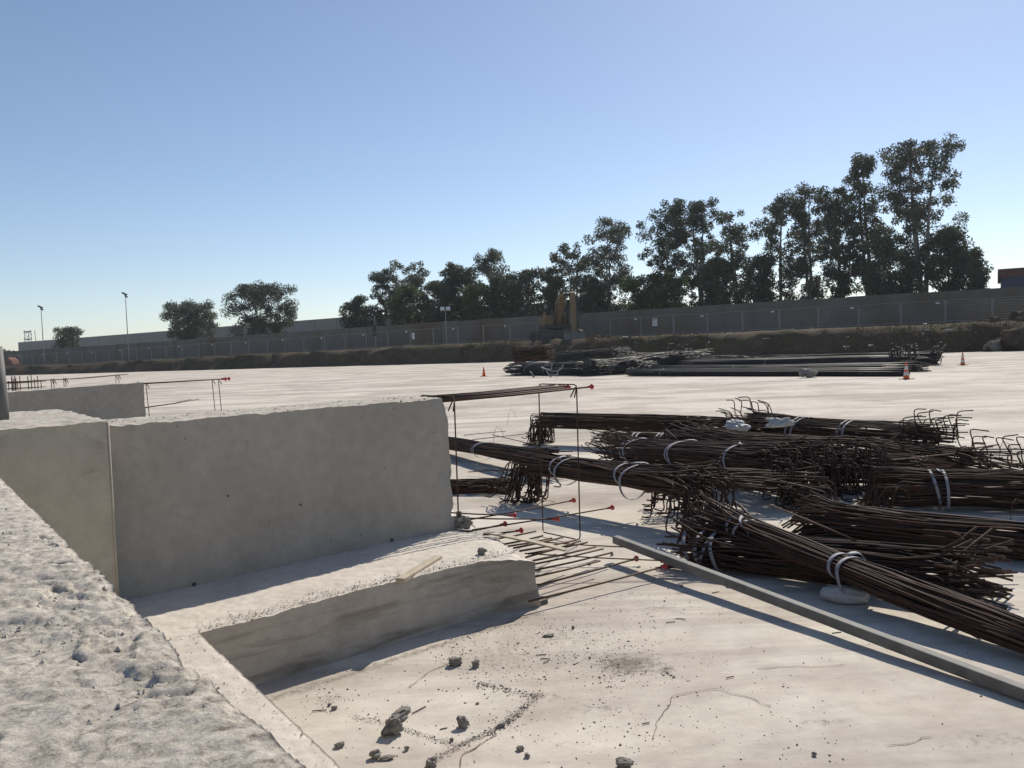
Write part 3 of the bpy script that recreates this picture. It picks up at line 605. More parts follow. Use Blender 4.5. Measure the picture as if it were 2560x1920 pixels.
# ------------------------------------------------------------------ rebar bundles
def bundle(label, A, B, n, wd, ht, r=.0065, mat=None, straps=(), hookA=None, hookB=None, fanA=0., fanB=0., slide=.06, twist=.5, group='rebar bundles on the slab', sides=5, wig=.01, tails=(), zmin=None, seed=1):
    R = random.Random(seed); mat = mat or M_RUST
    A = np.asarray(A, float); B = np.asarray(B, float); ax = unit(B - A); L = np.linalg.norm(B - A)
    lat = unit(np.cross(ax, (0, 0, 1))); up = np.cross(lat, ax)
    t = thing('rebar_bundle', label, 'rebar', (A[0], A[1], 0), group)
    n = int(n * 1.3)
    for i in range(n):
        th = 2 * math.pi * i / n + R.uniform(-.05, .05); rr = 1. if R.random() < .62 else math.sqrt(R.random())
        rr *= R.uniform(.9, 1.03); tw = R.gauss(0, twist); sl0 = R.uniform(-slide, slide); sl1 = R.uniform(-slide, slide)
        fa = V(0, 0, 0) + lat * R.gauss(0, 1) + V(0, 0, 1) * R.gauss(0, .6); fb = lat * R.gauss(0, 1) + V(0, 0, 1) * R.gauss(0, .6)
        pts = []; ph = R.uniform(0, 6.28)
        for k in range(9):
            u = k / 8; q = th + tw * (u - .5)
            sq = 1 + .12 * abs(math.sin(u * 5 + 1))
            for s_ in straps: sq -= .14 * math.exp(-((u - s_) / .07) ** 2)
            off = lat * math.cos(q) * rr * wd / 2 * sq + up * math.sin(q) * rr * ht / 2 * sq
            p = A + (B - A) * u + ax * (sl0 if k == 0 else (sl1 if k == 8 else 0)) + off
            p = p + fa * fanA * max(0, 1 - u / .22) ** 1.6 + fb * fanB * max(0, (u - .78) / .22) ** 1.6
            p = p + V(0, 0, wig * math.sin(ph + u * 7))
            p[2] = max(p[2], r + .002); pts.append(p)
        def hook(p, h, sgn):
            dirv, ln, foot, prob = h
            if R.random() > prob: return []
            d = unit(np.asarray(dirv, float) + lat * R.gauss(0, .22) + ax * R.gauss(0, .14)); l = ln * R.uniform(.85, 1.1)
            e = p + d * l
            if e[2] < r: l *= (p[2] - r) / max(1e-6, p[2] - e[2]); e = p + d * l
            o_ = [e]
            if foot:
                f_ = e - ax * sgn * -foot * R.uniform(.7, 1.3) + V(0, 0, R.uniform(-.02, .04)); f_[2] = max(f_[2], r); o_.append(f_)
            return o_
        if hookA: pts = hook(pts[0], hookA, -1)[::-1] + pts
        if hookB: pts = pts + hook(pts[-1], hookB, 1)
        bar('bar', pts, r, mat, t, sides, .04)
    for j, s_ in enumerate(straps):
        c = A + (B - A) * s_; mb = MB(); m = 28
        for loop in range(2):
            vs = []; tilt = R.uniform(-.25, .25); sag = (0, R.uniform(.04, .12))[loop]; sh = (-.03, .045)[loop]
            for wdt in (-.5, .5):
                for k in range(m):
                    q = 2 * math.pi * k / m; dwn = max(0, -math.sin(q))
                    p = c + lat * math.cos(q) * (wd / 2 * .97 + .01 + sag * .2) + up * math.sin(q) * (ht / 2 * .97 + .012) + ax * (sh + wdt * .023 + tilt * math.sin(q) * ht) - V(0, 0, sag * dwn)
                    p[2] = max(p[2], .003 + .004 * loop); vs.append(p)
            mb.add(vs, [(k, (k + 1) % m, m + (k + 1) % m, m + k) for k in range(m)])
        if j in tails:
            top = c + up * (ht / 2 + .015); p = [top]; dl = lat * R.choice((-1, 1)) + ax * R.uniform(-.6, .6)
            for k in range(1, 9):
                u = k / 8; p.append(top + dl * (.05 * math.sin(u * 5) + .14 * u) + V(0, 0, .012 * math.sin(u * 3.1) - .13 * u * u) + ax * .14 * u)
            p = np.array(p); p[:, 2] = np.maximum(p[:, 2], .004)
            mb.add(np.concatenate([p + ax * .011, p - ax * .011 + V(0, 0, .008)]), [(k, k + 1, 9 + k + 1, 9 + k) for k in range(8)])
        so_ = mb.build('strap', M_STRAP, t, True)
        sm = so_.modifiers.new('solid', 'SOLIDIFY'); sm.thickness = .002
    return t
DN = (0, 0, -1); UP = (0, 0, 1)
# near heap
bundle('straight dark bundle with splayed ends, lying under the crossing strapped bundle', G(1715, 1366, .11), G(2470, 1442, .13), 78, .36, .21, .0068, straps=(.06, .12), fanA=.09, fanB=.15, slide=.12, twist=.6, seed=2, tails=(0,), hookB=((-.6, -.6, .2), .22, 0, .12))
bundle('strapped bundle crossing on top and running out of the lower right edge', G(1780, 1290, .28), G(2640, 1624, .075), 60, .19, .115, .0068, straps=(.13, .50), fanA=.07, slide=.10, twist=.5, seed=3, tails=(0, 1), hookA=((-.3, -.5, -.5), .25, 0, .15))
bundle('straight brown bundle with a fanned tip, right, ahead of the thick strapped bundle', G(2020, 1290, .12), G(2760, 1376, .12), 78, .28, .20, .0068, straps=(), fanA=.07, slide=.05, twist=.4, seed=4, hookA=((-.9, -.2, -.4), .14, 0, .35))
bundle('thick strapped bundle at the right edge with a row of bent legs at its tip', G(2210, 1216, .17), G(2720, 1226, .17), 80, .42, .27, .0068, straps=(.28, .75), fanA=.02, slide=.10, twist=.3, seed=5, tails=(0, 1), hookA=((-.25, 0, -1), .3, .08, .3))
bundle('bridge shaped bundle standing on bent legs, two white straps, beside the stirrup', G(1325, 1158, .36), G(1775, 1212, .37), 84, .34, .17, .0065, straps=(.24, .62), hookA=((-.12, -.1, -1), .36, .09, .6), hookB=((-.2, -.25, -1), .36, .12, .55), fanB=.10, fanA=.03, slide=.12, twist=.7, seed=6, tails=(0, 1))
bundle('rearmost left bundle whose end bars bend straight down to the slab', G(1352, 1050, .36), G(1740, 1061, .34), 72, .46, .20, .0065, straps=(), hookA=((-.05, 0, -1), .36, .08, .8), hookB=((.5, 0, -.6), .25, 0, .4), fanA=.02, slide=.10, twist=.5, seed=7)
bundle('flat dark bundle on the slab under the rearmost left bundle', G(1510, 1093, .07), G(1800, 1096, .07), 46, .45, .12, .0065, straps=(.3, .5), fanA=.09, slide=.2, seed=8)
bundle('middle bundle with hooked left tip and three white straps', G(1552, 1125, .20), G(2010, 1152, .36), 92, .5, .25, .0065, straps=(.13, .42, .72), hookA=((-.6, .2, .3), .14, .05, .5), hookB=((-.1, -.1, -1), .36, .12, .7), fanA=.05, fanB=.08, slide=.18, twist=.6, seed=9, tails=(0, 1, 2))
bundle('tangled bundle behind the middle one with drooping bent ends', G(1700, 1098, .28), G(2130, 1140, .34), 80, .55, .27, .0065, straps=(), hookB=((-.1, -.1, -1), .34, .10, .7), hookA=((0, 0, -1), .28, .1, .4), fanA=.09, fanB=.07, slide=.25, twist=.9, seed=10)
bundle('crooked low bundle between the bridge shaped and the straight brown bundles', G(1690, 1190, .30), G(2000, 1205, .22), 38, .4, .14, .0065, straps=(), hookA=((0, -.3, -1), .28, .1, .7), hookB=((-.1, -.1, -1), .25, .1, .7), fanA=.1, fanB=.1, slide=.25, twist=1., seed=11)
bundle('humped tangle of bent bars joining the two rearmost bundles', G(1700, 1072, .28), G(1925, 1076, .30), 62, .6, .30, .0065, straps=(), hookA=((-.4, 0, -.6), .2, .08, .5), hookB=((.3, 0, -.7), .2, .08, .5), fanA=.06, fanB=.06, slide=.2, twist=1.1, seed=18)
bundle('rearmost right bundle with hooks standing up at both tips', G(1890, 1060, .36), G(2330, 1096, .30), 84, .55, .26, .0065, straps=(.28, .58), hookA=((-.1, .3, 1), .20, .14, .22), hookB=((-.1, .3, 1), .20, .16, .25), fanA=.02, fanB=.05, slide=.22, twist=.5, seed=12, tails=(0,))
bundle('low right bundle whose hooks stick up over the sunlit slab', G(2140, 1118, .22), G(2478, 1158, .11), 62, .55, .20, .0065, straps=(), hookB=((-.1, .3, .9), .2, .14, .3), fanB=.09, slide=.35, twist=.6, seed=13)
bundle('dark filler bundle between the heaps at the middle right', G(2040, 1165, .20), G(2330, 1178, .16), 56, .5, .26, .0065, straps=(), fanA=.06, fanB=.06, slide=.25, twist=.5, seed=14, hookA=((-.1, -.1, -1), .2, .05, .6))
bundle('strapped bundle emerging from behind the wall end', G(1060, 1098, .15), G(1375, 1148, .22), 62, .32, .14, .0065, straps=(.55,), fanA=.05, fanB=.06, slide=.15, twist=.5, seed=15)
bundle('small heap of short rusty bars behind the wall end', G(1085, 1216, .06), G(1262, 1214, .06), 50, .36, .11, .0065, straps=(), fanA=.09, fanB=.07, slide=.20, twist=.9, seed=16)
for k, (a, b, lb) in enumerate([((1160, 1088, .02), (1265, 1078, .02), 'short loose bar nearest the far slab behind the wall end'), ((1125, 1106, .03), (1342, 1082, .04), 'long loose bar crossing behind the upright stirrup'), ((1230, 1087, .1), (1352, 1116, .08), 'loose bar slanting down towards the bridge shaped bundle'), ((1125, 1224, .05), (1345, 1173, .16), 'loose rusty bar leaning over the small heap of short bars'), ((1170, 1180, .04), (1270, 1175, .09), 'loose bar on top of the small heap of short bars'), ((1925, 1262, .28), (2140, 1352, .25), 'thin bar lying slanted on the straight brown bundle')]):
    A, B = G(*a), G(*b); mb = MB(); mb.tube([A, (A + B) / 2 + V(0, 0, .004), B], .006, 6); o = mb.build('loose_bar', M_RUST, None, True, tuple(A)); setp(o, lb, 'rebar', 'loose bars')
for k, (x, y, z, s, lb) in enumerate([(1275, 1062, .02, .30, 'bent thin wire standing up left of the rearmost left bundle'), (2505, 1150, .1, .2, 'curled thin wire on the thick strapped bundle'), (2240, 1274, .2, .16, 'wire hook sticking up from the straight brown bundle'), (2535, 1300, .2, .14, 'wire hook at the right edge on the straight brown bundle'), (1240, 1110, .1, .25, 'looped thin wire on the bundle behind the wall end')]):
    p = G(x, y, z); mb = MB(); mb.tube([p + V(-.05 * s * 3, 0, 0), p + V(-.02, 0, s * .6), p + V(.02, .01, s), p + V(.09, .02, s * .8), p + V(.11, .02, s * .45)], .0028, 5)
    o = mb.build('tie_wire', M_RUST, None, True, tuple(p)); setp(o, lb, 'wire', 'tie wires')

def blob(label, name, p, sz, seed, yaw=0, amp=.25):
    bm = bmesh.new(); bmesh.ops.create_icosphere(bm, subdivisions=5, radius=1)
    v = np.array([q.co[:] for q in bm.verts]); r = 1 + fbm(v * 1.4 + seed, 3, seed) * amp + np.abs(fbm(v * 3.5 + seed, 4, seed + 3)) * amp * .5
    v = v * r[:, None] * np.asarray(sz) / 2; c, s_ = math.cos(yaw), math.sin(yaw); v[:, :2] = v[:, :2] @ np.array([[c, s_], [-s_, c]])
    v[:, 2] = np.maximum(v[:, 2], -sz[2] * .38); v[:, 2] -= v[:, 2].min()
    f = [tuple(q.index for q in q_.verts) for q_ in bm.faces]; bm.free()
    o = mesh_obj(name, v + p, f, M_PLAST, None, True, tuple(p)); return setp(o, label, 'plastic')
blob('crumpled white plastic bag lying before the crossing strapped bundle', 'plastic_bag', G(2112, 1504, .005), (.26, .12, .10), 5, -.35, .10)
blob('crumpled clear plastic wrap on the rearmost right bundle', 'plastic_wrap', G(1950, 1068, .44), (.26, .14, .12), 8, -.2, .5)
blob('torn white plastic sheet draped over the heap behind the middle bundle', 'plastic_sheet', G(1842, 1078, .34), (.24, .18, .14), 12, -.3, .4)

# ------------------------------------------------------------------ far store of black bars
FG = 'rebar stored far across the slab'
def far(label, a, b, za, zb, n, wd, ht, seed, r=.019, mat=None, **kw):
    A = G(a[0], a[1], 0) + V(0, 0, za); B = G(b[0], b[1], 0) + V(0, 0, zb)
    return bundle(label, A, B, n, wd, ht, r, mat or M_BLACK, group=FG, seed=seed, sides=4, wig=.01, **kw)
far('frontmost long black bundle of the far store, lying on the slab', (1580, 940), (2262, 940), .16, .14, 62, .7, .27, 21, straps=(.15, .72), tails=(0, 1), slide=.1, twist=.2)
far('second long black bundle of the far store, pointed right tip', (1640, 934), (2300, 929), .2, .16, 54, .6, .3, 22, straps=(.35, .55), slide=.4, twist=.2, fanB=.05)
far('third long black bundle with a tuft of bent ends at its right', (1680, 926), (2260, 918), .28, .28, 67, .6, .42, 23, straps=(.2, .45), slide=.5, twist=.3, hookB=((.1, .2, 1), .5, .1, .4), tails=(0, 1))
far('rearmost long black bundle ending in a ragged tip by the striped cone', (1900, 917), (2338, 913), .3, .3, 62, .5, .5, 24, straps=(.3,), slide=.2, twist=.3, hookB=((.3, .1, .7), .35, .1, .4), fanB=.12)
far('low black pile at the left end of the far store with white ties', (1290, 938), (1480, 938), .32, .3, 81, 1.3, .6, 25, straps=(.25, .5), tails=(0, 1), slide=.25, twist=.7)
o = far('rust red stack of bent bars on top of the left black pile', (1292, 936), (1378, 934), 1.05, 1.15, 81, 1.1, .72, 26, mat=M_RUST, slide=.12, twist=.3)
far('upper tangled black bundle behind the left black pile', (1390, 924), (1560, 920), .75, .85, 72, 1.2, .6, 27, slide=.5, twist=1.2, fanA=.15, fanB=.15)
far('black tangled bundle in the middle of the far store', (1465, 940), (1610, 932), .35, .45, 81, 1.2, .7, 28, slide=.4, twist=1.2, fanA=.1, fanB=.2, straps=(.3,))
far('ragged black bundle with bright bent ends in the far store', (1570, 930), (1760, 922), .5, .5, 81, 1.3, .8, 29, slide=.6, twist=1.2, fanA=.25, fanB=.2, hookA=((-.3, 0, .9), .3, .1, .3))
far('loose black bent bars piled behind the long bundles', (1690, 925), (1880, 922), .45, .30, 72, 1., .6, 30, slide=.6, twist=1.3, fanA=.2, fanB=.08, hookA=((-.2, 0, 1), .35, .15, .3), straps=(.35, .55), tails=(0, 1))
mb = MB()
for x, y, z in ((1330, 935, .5), (1376, 930, .6), (1370, 938, .25), (1395, 928, .62)):
    for _ in range(3):
        p = G(x, 943) + V(0, -.35, (943 - y) / 50. + .05); d = V(random.uniform(-.5, .5), 0, random.uniform(-.35, .35))
        mb.tube([p, p + d * .5 + V(random.uniform(-.1, .1), -.02, random.uniform(-.1, .1)), p + d], .028, 5)
o = mb.build('loose_ties', M_STRAP); setp(o, 'knotted white ties hanging on the left black pile', 'straps', None, 'stuff')
stone(G(2018, 944), .5, 411, 'brown boulder before the frontmost long black bundle', .8)

# ------------------------------------------------------------------ cones
def cone(x, y, h, stripes, label):
    p = G(x, y); t = thing('traffic_cone', label, 'traffic cone', tuple(p), 'traffic cones')
    mb = MB(); rb = h * .19; rt = h * .045; f = lambda z: rb + (rt - rb) * z
    mb.box(p + V(0, 0, h * .02), (h * .62, h * .62, h * .04), .5); mb.build('base', M_ORANGE if not stripes else M_TARP, t)
    lv = [0.04, 1.0] if not stripes else [.04, .22, .45, .58, .80, 1.0]
    for k in range(len(lv) - 1):
        mb = MB(); a, b = lv[k], lv[k + 1]; mb.lathe(p, [(f(a), h * a), (f(b), h * b)], 16)
        mb.build('cone_body' if k % 2 == 0 else 'stripe', M_ORANGE if k % 2 == 0 else M_CWHITE, t, True)
cone(1210, 941, .5, 0, 'plain orange traffic cone alone left of the far black bars')
cone(2407, 913, .52, 1, 'red and white cone standing alone at the right near the bank')
cone(2266, 948, .52, 1, 'red and white cone in front of the long black bars')

# ------------------------------------------------------------------ boundary wall, fence
wl = [(-700, 0), (4000, 0)]
def wall_top(X): return float(np.interp(X, [-110, -60, -10, 40, 60], [4.15, 4.45, 5.0, 5.1, 5.1]))
cw = 86.0
a0 = (FX(0, cw, 4) - FN * cw) @ FT - 40; a1 = (FX(2560, cw, 4) - FN * cw) @ FT + 30
bwall = thing('boundary_wall', 'long dark concrete panel wall behind the mesh fence', 'wall', tuple(FN * cw + FT * a0))
PWD = 3.0; k = 0; a = a0
while a < a1:
    c = FN * (cw + random.uniform(-.03, .03)) + FT * (a + PWD / 2); zt = wall_top(c[0]) + random.uniform(-.03, .03); mb = MB()
    mb.box(V(c[0], c[1], (zt + .9) / 2), (PWD - .05, .16, zt - .9), math.atan2(FT[1], FT[0])); mb.build('panel', M_BOUND, bwall)
    mb = MB(); c2 = FN * cw + FT * a; zt2 = wall_top(c2[0]) - .05; mb.box(V(c2[0], c2[1], (zt2 + .9) / 2), (.12, .24, zt2 - .9), math.atan2(FT[1], FT[0])); mb.build('post', M_BOUND, bwall)
    a += PWD
fm = MB(); H_ = 2.0; L_ = 3.42
for x in (-L_ / 2, L_ / 2): fm.tube([(x, 0, .05), (x, 0, 1.), (x, 0, H_)], .028, 6)
for z in (.18, H_ - .02): fm.tube([(-L_ / 2, 0, z), (0, 0, z), (L_ / 2, 0, z)], .024, 6)
wm = MB()
for k in range(1, 22):
    x = -L_ / 2 + L_ * k / 22; wm.tube([(x, 0, .18), (x, 0, H_ - .02)], .0025, 3, False)
for k in range(1, 8): z = .18 + (H_ - .2) * k / 8; wm.tube([(-L_ / 2, 0, z), (L_ / 2, 0, z)], .003, 3, False)
bm_ = MB(); bm_.box((-L_ / 2, 0, .06), (.6, .22, .13))
tm = MB(); tm.box((L_ / 2 - .55, -.03, H_ - .22), (.30, .01, .12))
proto = [fm.build('frame', M_TUBE), wm.build('wire_mesh', M_WIRE), bm_.build('foot', M_BOUND), tm.build('tag', M_SIGN)]
fmesh = [(o.name.split('.')[0], o.data) for o in proto]
for o in proto: bpy.data.objects.remove(o)
cfn = 81.0; f0 = (FX(2, cfn, 2) - FN * cfn) @ FT - 4; f1 = (FX(2560, cfn, 2) - FN * cfn) @ FT + 8
gap0 = (FX(1345, cfn, 2) - FN * cfn) @ FT; gap1 = (FX(1570, cfn, 2) - FN * cfn) @ FT
sx1 = (FX(1033, cfn, 2) - FN * cfn) @ FT; sx2 = (FX(1637, cfn, 2) - FN * cfn) @ FT
a = f0; kk = 0
while a < f1:
    m_ = a + 1.75
    if gap0 - .5 < m_ < gap1 - .5: a += .25; continue
    c = FN * (cfn + random.uniform(-.12, .12)) + FT * m_
    lb = 'grey tube framed mesh fence panel in the row before the concrete wall'
    if abs(m_ - sx1) < 1.75: lb = 'mesh fence panel carrying a blank white board left of the excavator'
    elif abs(m_ - sx2) < 1.75: lb = 'end mesh fence panel carrying a printed notice right of the excavator'
    t = thing('fence_panel', lb, 'fence', (c[0], c[1], zt_of(c[0] - 4) - .02), 'mesh fence panels along the bank')
    t.rotation_euler = (random.gauss(0, .03), random.gauss(0, .025), math.atan2(FT[1], FT[0]) + random.gauss(0, .02))
    for nm, me in fmesh:
        if nm == 'tag' and kk % 2: continue
        o = bpy.data.objects.new(nm, me); col.objects.link(o); o.parent = t
    a += 3.5; kk += 1
def board(px, py0_, py1_, wd, label, printed):
    c = FP(px, (py0_ + py1_) / 2, cfn - .25); hh = FP(px, py0_, cfn - .25)[2] - FP(px, py1_, cfn - .25)[2]
    t = thing('notice_board', label, 'sign', tuple(c), 'boards on the fence'); rz = math.atan2(FT[1], FT[0]); mb = MB(); mb.box(c, (wd, .02, hh), rz); mb.build('plate', M_SIGN, t)
    if printed:
        mb = MB(); f = lambda u, v, w_, h_: mb.box(c + FT * u + V(0, 0, v) - FN * .014, (w_, .004, h_), rz)
        f(-wd * .22, hh * .30, wd * .3, hh * .2); f(wd * .22, hh * .33, wd * .34, hh * .1)
        for k in range(4): f(0, hh * (.05 - .11 * k), wd * .7, hh * .035)
        mb.build('print', M_PRINT, t)
board(1033, 832, 848, .36, 'plain white board on the fence left of the excavator', False)
board(1637, 796, 815, .50, 'white printed notice on the fence right of the excavator', True)

# ------------------------------------------------------------------ excavator
ec = FX(1392, 77.5, 2.1); ez = 2.02
ex_ = thing('excavator', 'muddy yellow tracked excavator parked on the bank with its arm lowered', 'excavator', (ec[0], ec[1], ez))
def E3(x, y, z): return V(ec[0] + x, ec[1] + y, ez + z)
RZ = .12
def hp(x, y, z):     # house frame: -y is forward, towards the camera
    c, s = math.cos(RZ), math.sin(RZ); return E3(c * x - s * y, s * x + c * y, z)
TR = math.radians(58)
def up_(x, y, z):    # undercarriage frame, tracks run along local y
    c, s = math.cos(TR), math.sin(TR); return E3(c * x - s * y, s * x + c * y, z)
for sx in (-1.25, 1.25):
    mb = MB(); out = []
    for k in range(12):
        q = math.pi / 2 + math.pi * k / 11; out.append((2.0 * -1 + math.cos(q) * .5, .52 + math.sin(q) * .5))
    for k in range(12):
        q = -math.pi / 2 + math.pi * k / 11; out.append((2.0 + math.cos(q) * .5, .52 + math.sin(q) * .5))
    poly = [up_(sx - .32, y, z) for y, z in out]; mb.prism(poly, V(0, 0, 0), up_(sx + .32, 0, 0) - up_(sx - .32, 0, 0)); tk = mb.build('track', M_TRACK, ex_)
    mb = MB(); per = np.array(out + out[:1]); dl = np.r_[0, np.cumsum(np.linalg.norm(np.diff(per, axis=0), axis=1))]
    for k in range(46):
        u = dl[-1] * k / 46; y = np.interp(u, dl, per[:, 0]); z = np.interp(u, dl, per[:, 1]); y2 = np.interp(u + .02, dl, per[:, 0]); z2 = np.interp(u + .02, dl, per[:, 1])
        an = math.atan2(z2 - z, y2 - y); M = np.array(Matrix.Rotation(TR, 3, 'Z') @ Matrix.Rotation(an, 3, 'X')); mb.box(up_(sx, y, z), (.72, .13, .05), M=M)
    mb.build('grouser_plates', M_TRACK, tk)
    for y in (-2, -1.2, -.4, .4, 1.2, 2):
        mb = MB(); r_ = .36 if abs(y) == 2 else .2; zc = .52 if abs(y) == 2 else .26; axv = up_(1, 0, 0) - up_(0, 0, 0)
        mb.lathe(up_(sx - .345, y, zc), [(r_, 0), (r_, .69)], 14, axv); mb.build('wheel', M_DARK, tk)
mb = MB(); mb.box(up_(0, 0, .75), (2.2, 1.6, .5), TR); mb.lathe(E3(0, 0, .95), [(.75, 0), (.75, .3)], 20); mb.build('undercarriage', M_DARK, ex_)
mb = MB(); mb.box(hp(.3, .6, 1.42), (3.5, 4.2, .35), RZ); mb.build('deck', M_DARK, ex_)
mb = MB(); mb.box(hp(-.95, .2, 2.0), (.98, 2.6, .85), RZ); mb.box(hp(-.95, -.7, 1.75), (.9, .9, .45), RZ); mb.build('engine_housing', M_YEL, ex_)
mb = MB(); mb.box(hp(0, 2.1, 2.1), (2.9, 1.1, 1.15), RZ); mb.build('counterweight', M_YEL, ex_)
mb = MB(); mb.box(hp(0.1, 1.0, 2.05), (1.2, 1.6, .95), RZ); mb.build('hood', M_YEL, ex_)
mb = MB(); mb.tube([hp(-1.35, -.95, 2.3), hp(-1.35, -.95, 3.0), hp(-1.35, -.3, 3.0), hp(-1.35, -.3, 2.4)], .03, 6); mb.build('handrail', M_YEL, ex_); mb = MB(); mb.tube([hp(-.5, -.95, 2.3), hp(-.5, -.95, 2.95), hp(-.5, -.3, 2.95)], .03, 6); mb.build('handrail', M_YEL, ex_)
mb = MB(); mb.tube([hp(-1.38, -1.1, 1.5), hp(-1.38, -1.1, 2.9)], .14, 8); mb.build('exhaust_guard', M_YEL, ex_)
mb = MB(); mb.box(hp(1.6, -.55, 2.35), (.92, 1.7, 1.6), RZ); cb = mb.build('cab', M_GLASS, ex_)
mb = MB()
for x in (1.15, 2.05):
    for y in (-1.4, .3): mb.box(hp(x, y, 2.35), (.09, .09, 1.66), RZ)
for z in (1.58, 3.17):
    mb.box(hp(1.6, -1.4, z), (.98, .1, .1), RZ); mb.box(hp(1.6, .3, z), (.98, .1, .1), RZ); mb.box(hp(1.15, -.55, z), (.1, 1.7, .1), RZ); mb.box(hp(2.05, -.55, z), (.1, 1.7, .1), RZ)
mb.build('cab_frame', M_DARK, cb)
mb = MB(); mb.box(hp(2.35, -1.3, 2.6), (.2, .05, .45), RZ); mb.tube([hp(2.08, -1.35, 2.9), hp(2.35, -1.3, 2.85)], .02, 5); mb.build('mirror', M_DARK, cb)
# boom goes up and forward, stick hangs down to the bucket
def plate(side, x0, x1, name, mat):
    mb = MB(); poly = [hp(x0, y, z) for y, z in side]; mb.prism(poly, V(0, 0, 0), hp(x1, 0, 0) - hp(x0, 0, 0)); return mb.build(name, mat, ex_)
BX = .62
plate([(-.5, 1.6), (-1.0, 1.55), (-2.3, 3.0), (-3.6, 4.1), (-4.6, 4.25), (-4.7, 4.6), (-3.5, 4.65), (-1.7, 3.9), (-.6, 2.3)], -.28, .38, 'boom', M_YEL)
plate([(-4.2, 4.55), (-4.5, 4.75), (-5.0, 4.6), (-5.25, 3.0), (-5.3, .7), (-5.0, .55), (-4.75, 2.8)], BX, BX + .5, 'stick', M_YEL)
mb = MB(); mb.beam(hp(.05, -4.7, 4.42), hp(BX + .25, -4.7, 4.42), .3, .3); mb.build('boom_pin', M_DARK, ex_)
for x in (-.36, .46):
    mb = MB(); mb.tube([hp(x, -1.25, 1.65), hp(x, -2.0, 2.6)], .1, 10); mb.tube([hp(x, -2.0, 2.6), hp(x, -2.8, 3.7)], .055, 8); mb.build('boom_cylinder', M_DARK, ex_)
mb = MB(); mb.tube([hp(.05, -2.6, 4.75), hp(.15, -3.6, 4.95)], .1, 10); mb.tube([hp(.15, -3.6, 4.95), hp(BX + .25, -4.5, 4.72)], .05, 8); mb.build('stick_cylinder', M_DARK, ex_)
mb = MB(); mb.tube([hp(BX + .56, -5.15, 4.2), hp(BX + .56, -5.45, 2.2)], .09, 10); mb.tube([hp(BX + .56, -5.45, 2.2), hp(BX + .42, -5.5, .9)], .05, 8); mb.build('bucket_cylinder', M_DARK, ex_)
bk = [(-4.9, .62), (-5.5, .72), (-5.85, .2), (-5.9, -.35), (-5.6, -.78), (-5.1, -.95), (-4.6, -.8)]
plate(bk, BX - .75, BX + 1.2, 'bucket', M_BUCKET)
mb = MB()
for k in range(5): mb.box(hp(BX - .65 + .44 * k, -4.5, -.83), (.14, .35, .08), RZ)
mb.build('bucket_teeth', M_BUCKET, ex_)
mb = MB(); mb.box(hp(BX - .45, -5.6, .74), (.55, .3, .1), RZ); mb.box(hp(BX + .9, -5.6, .74), (.55, .3, .1), RZ); mb.build('bucket_lip', M_YEL, ex_)

# dug earth by the excavator, rubble at the right
def mound(label, name, c, rx, ry, h, mat, seed, amp=.5, res=60, rz=0):
    a, b = np.meshgrid(np.linspace(-1, 1, res), np.linspace(-1, 1, res)); a = a.ravel(); b = b.ravel(); r = np.sqrt(a * a + b * b)
    p = np.stack([a * rx, b * ry, np.clip(1 - r, -.1, 1) ** 1.0 * h], 1); p[:, 2] = np.where(r < 1, np.clip(1 - r ** 1.5, 0, 1) * h, -.1)
    w_ = np.clip(1 - r, 0, 1); p[:, 2] += fbm(p * 1.1 + seed, 5, seed, .6) * amp * np.clip(w_ * 3, 0, 1)
    cz, sz = math.cos(rz), math.sin(rz); p[:, :2] = p[:, :2] @ np.array([[cz, sz], [-sz, cz]])
    ii = np.arange(res * res).reshape(res, res); f = np.stack([ii[:-1, :-1], ii[:-1, 1:], ii[1:, 1:], ii[1:, :-1]], -1).reshape(-1, 4).tolist()
    o = mesh_obj(name, p + np.asarray(c), f, mat, None, False, tuple(c)); return setp(o, label, 'earth')
c = FX(1500, 72.0, 1.0); mound('brown mound of freshly dug earth right of the excavator bucket', 'earth_mound', V(c[0], c[1], .1), 3.0, 2.6, 2.1, M_MOUND, 3)
c = FX(1420, 73.5, 1.0); mound('grey spoil heap under the excavator bucket', 'earth_mound', V(c[0], c[1], .0), 3.4, 2.4, 1.5, M_BANK, 6)
c = FX(2530, 66, 1.0); mound('weedy dark heap on the bank at the right edge', 'earth_mound', V(c[0] + 1.5, c[1], .0), 5.5, 3.6, 2.6, M_BANK, 9)
c = G(2488, 879); stone(c + V(.3, .5, .0), 1.3, 501, 'broken grey concrete block at the foot of the bank, right edge', .85, .4, 1.0, M_BOUND)['group'] = 'broken concrete by the bank'
c = G(2556, 877); stone(c + V(0, .5, 0), 1.5, 507, 'dark concrete lump cut by the right edge at the bank foot', 1.2, .1, 1.1, M_BANK)['group'] = 'broken concrete by the bank'
mb = MB()
for _ in range(34):
    X = random.uniform(8, 36); k0 = int(np.argmin(np.abs(es[:, 0] - X))); s_ = random.uniform(1, 7.5); i_ = int(s_); p = T[k0 * n1 + i_] * (1 - s_ + i_) + T[k0 * n1 + i_ + 1] * (s_ - i_)
    mb.box(p + V(random.uniform(-.6, .6), random.uniform(-.4, .4), .06), (random.uniform(.1, .6), random.uniform(.05, .2), random.uniform(.03, .1)), random.uniform(-.8, .8), random.uniform(-.3, .3))
o = mb.build('litter', plain('litter', (.45, .43, .40), .8)); setp(o, 'pale scraps of litter scattered over the bank', 'litter', None, 'stuff')
c = FX(25, 80, 2); mb = MB(); p = FP(22, 912, 79.5); mb.prism([p + FT * -1.2, p + FT * 1.3, p + FT * .8 + V(0, 0, .8), p + FT * -.2 + V(0, 0, 1.25)], V(0, 0, 0), FN * 1.2)
o = mb.build('orange_tarpaulin', M_TARP, None, False, tuple(p)); setp(o, 'faded orange tarpaulin heap at the far left by the fence', 'tarpaulin')

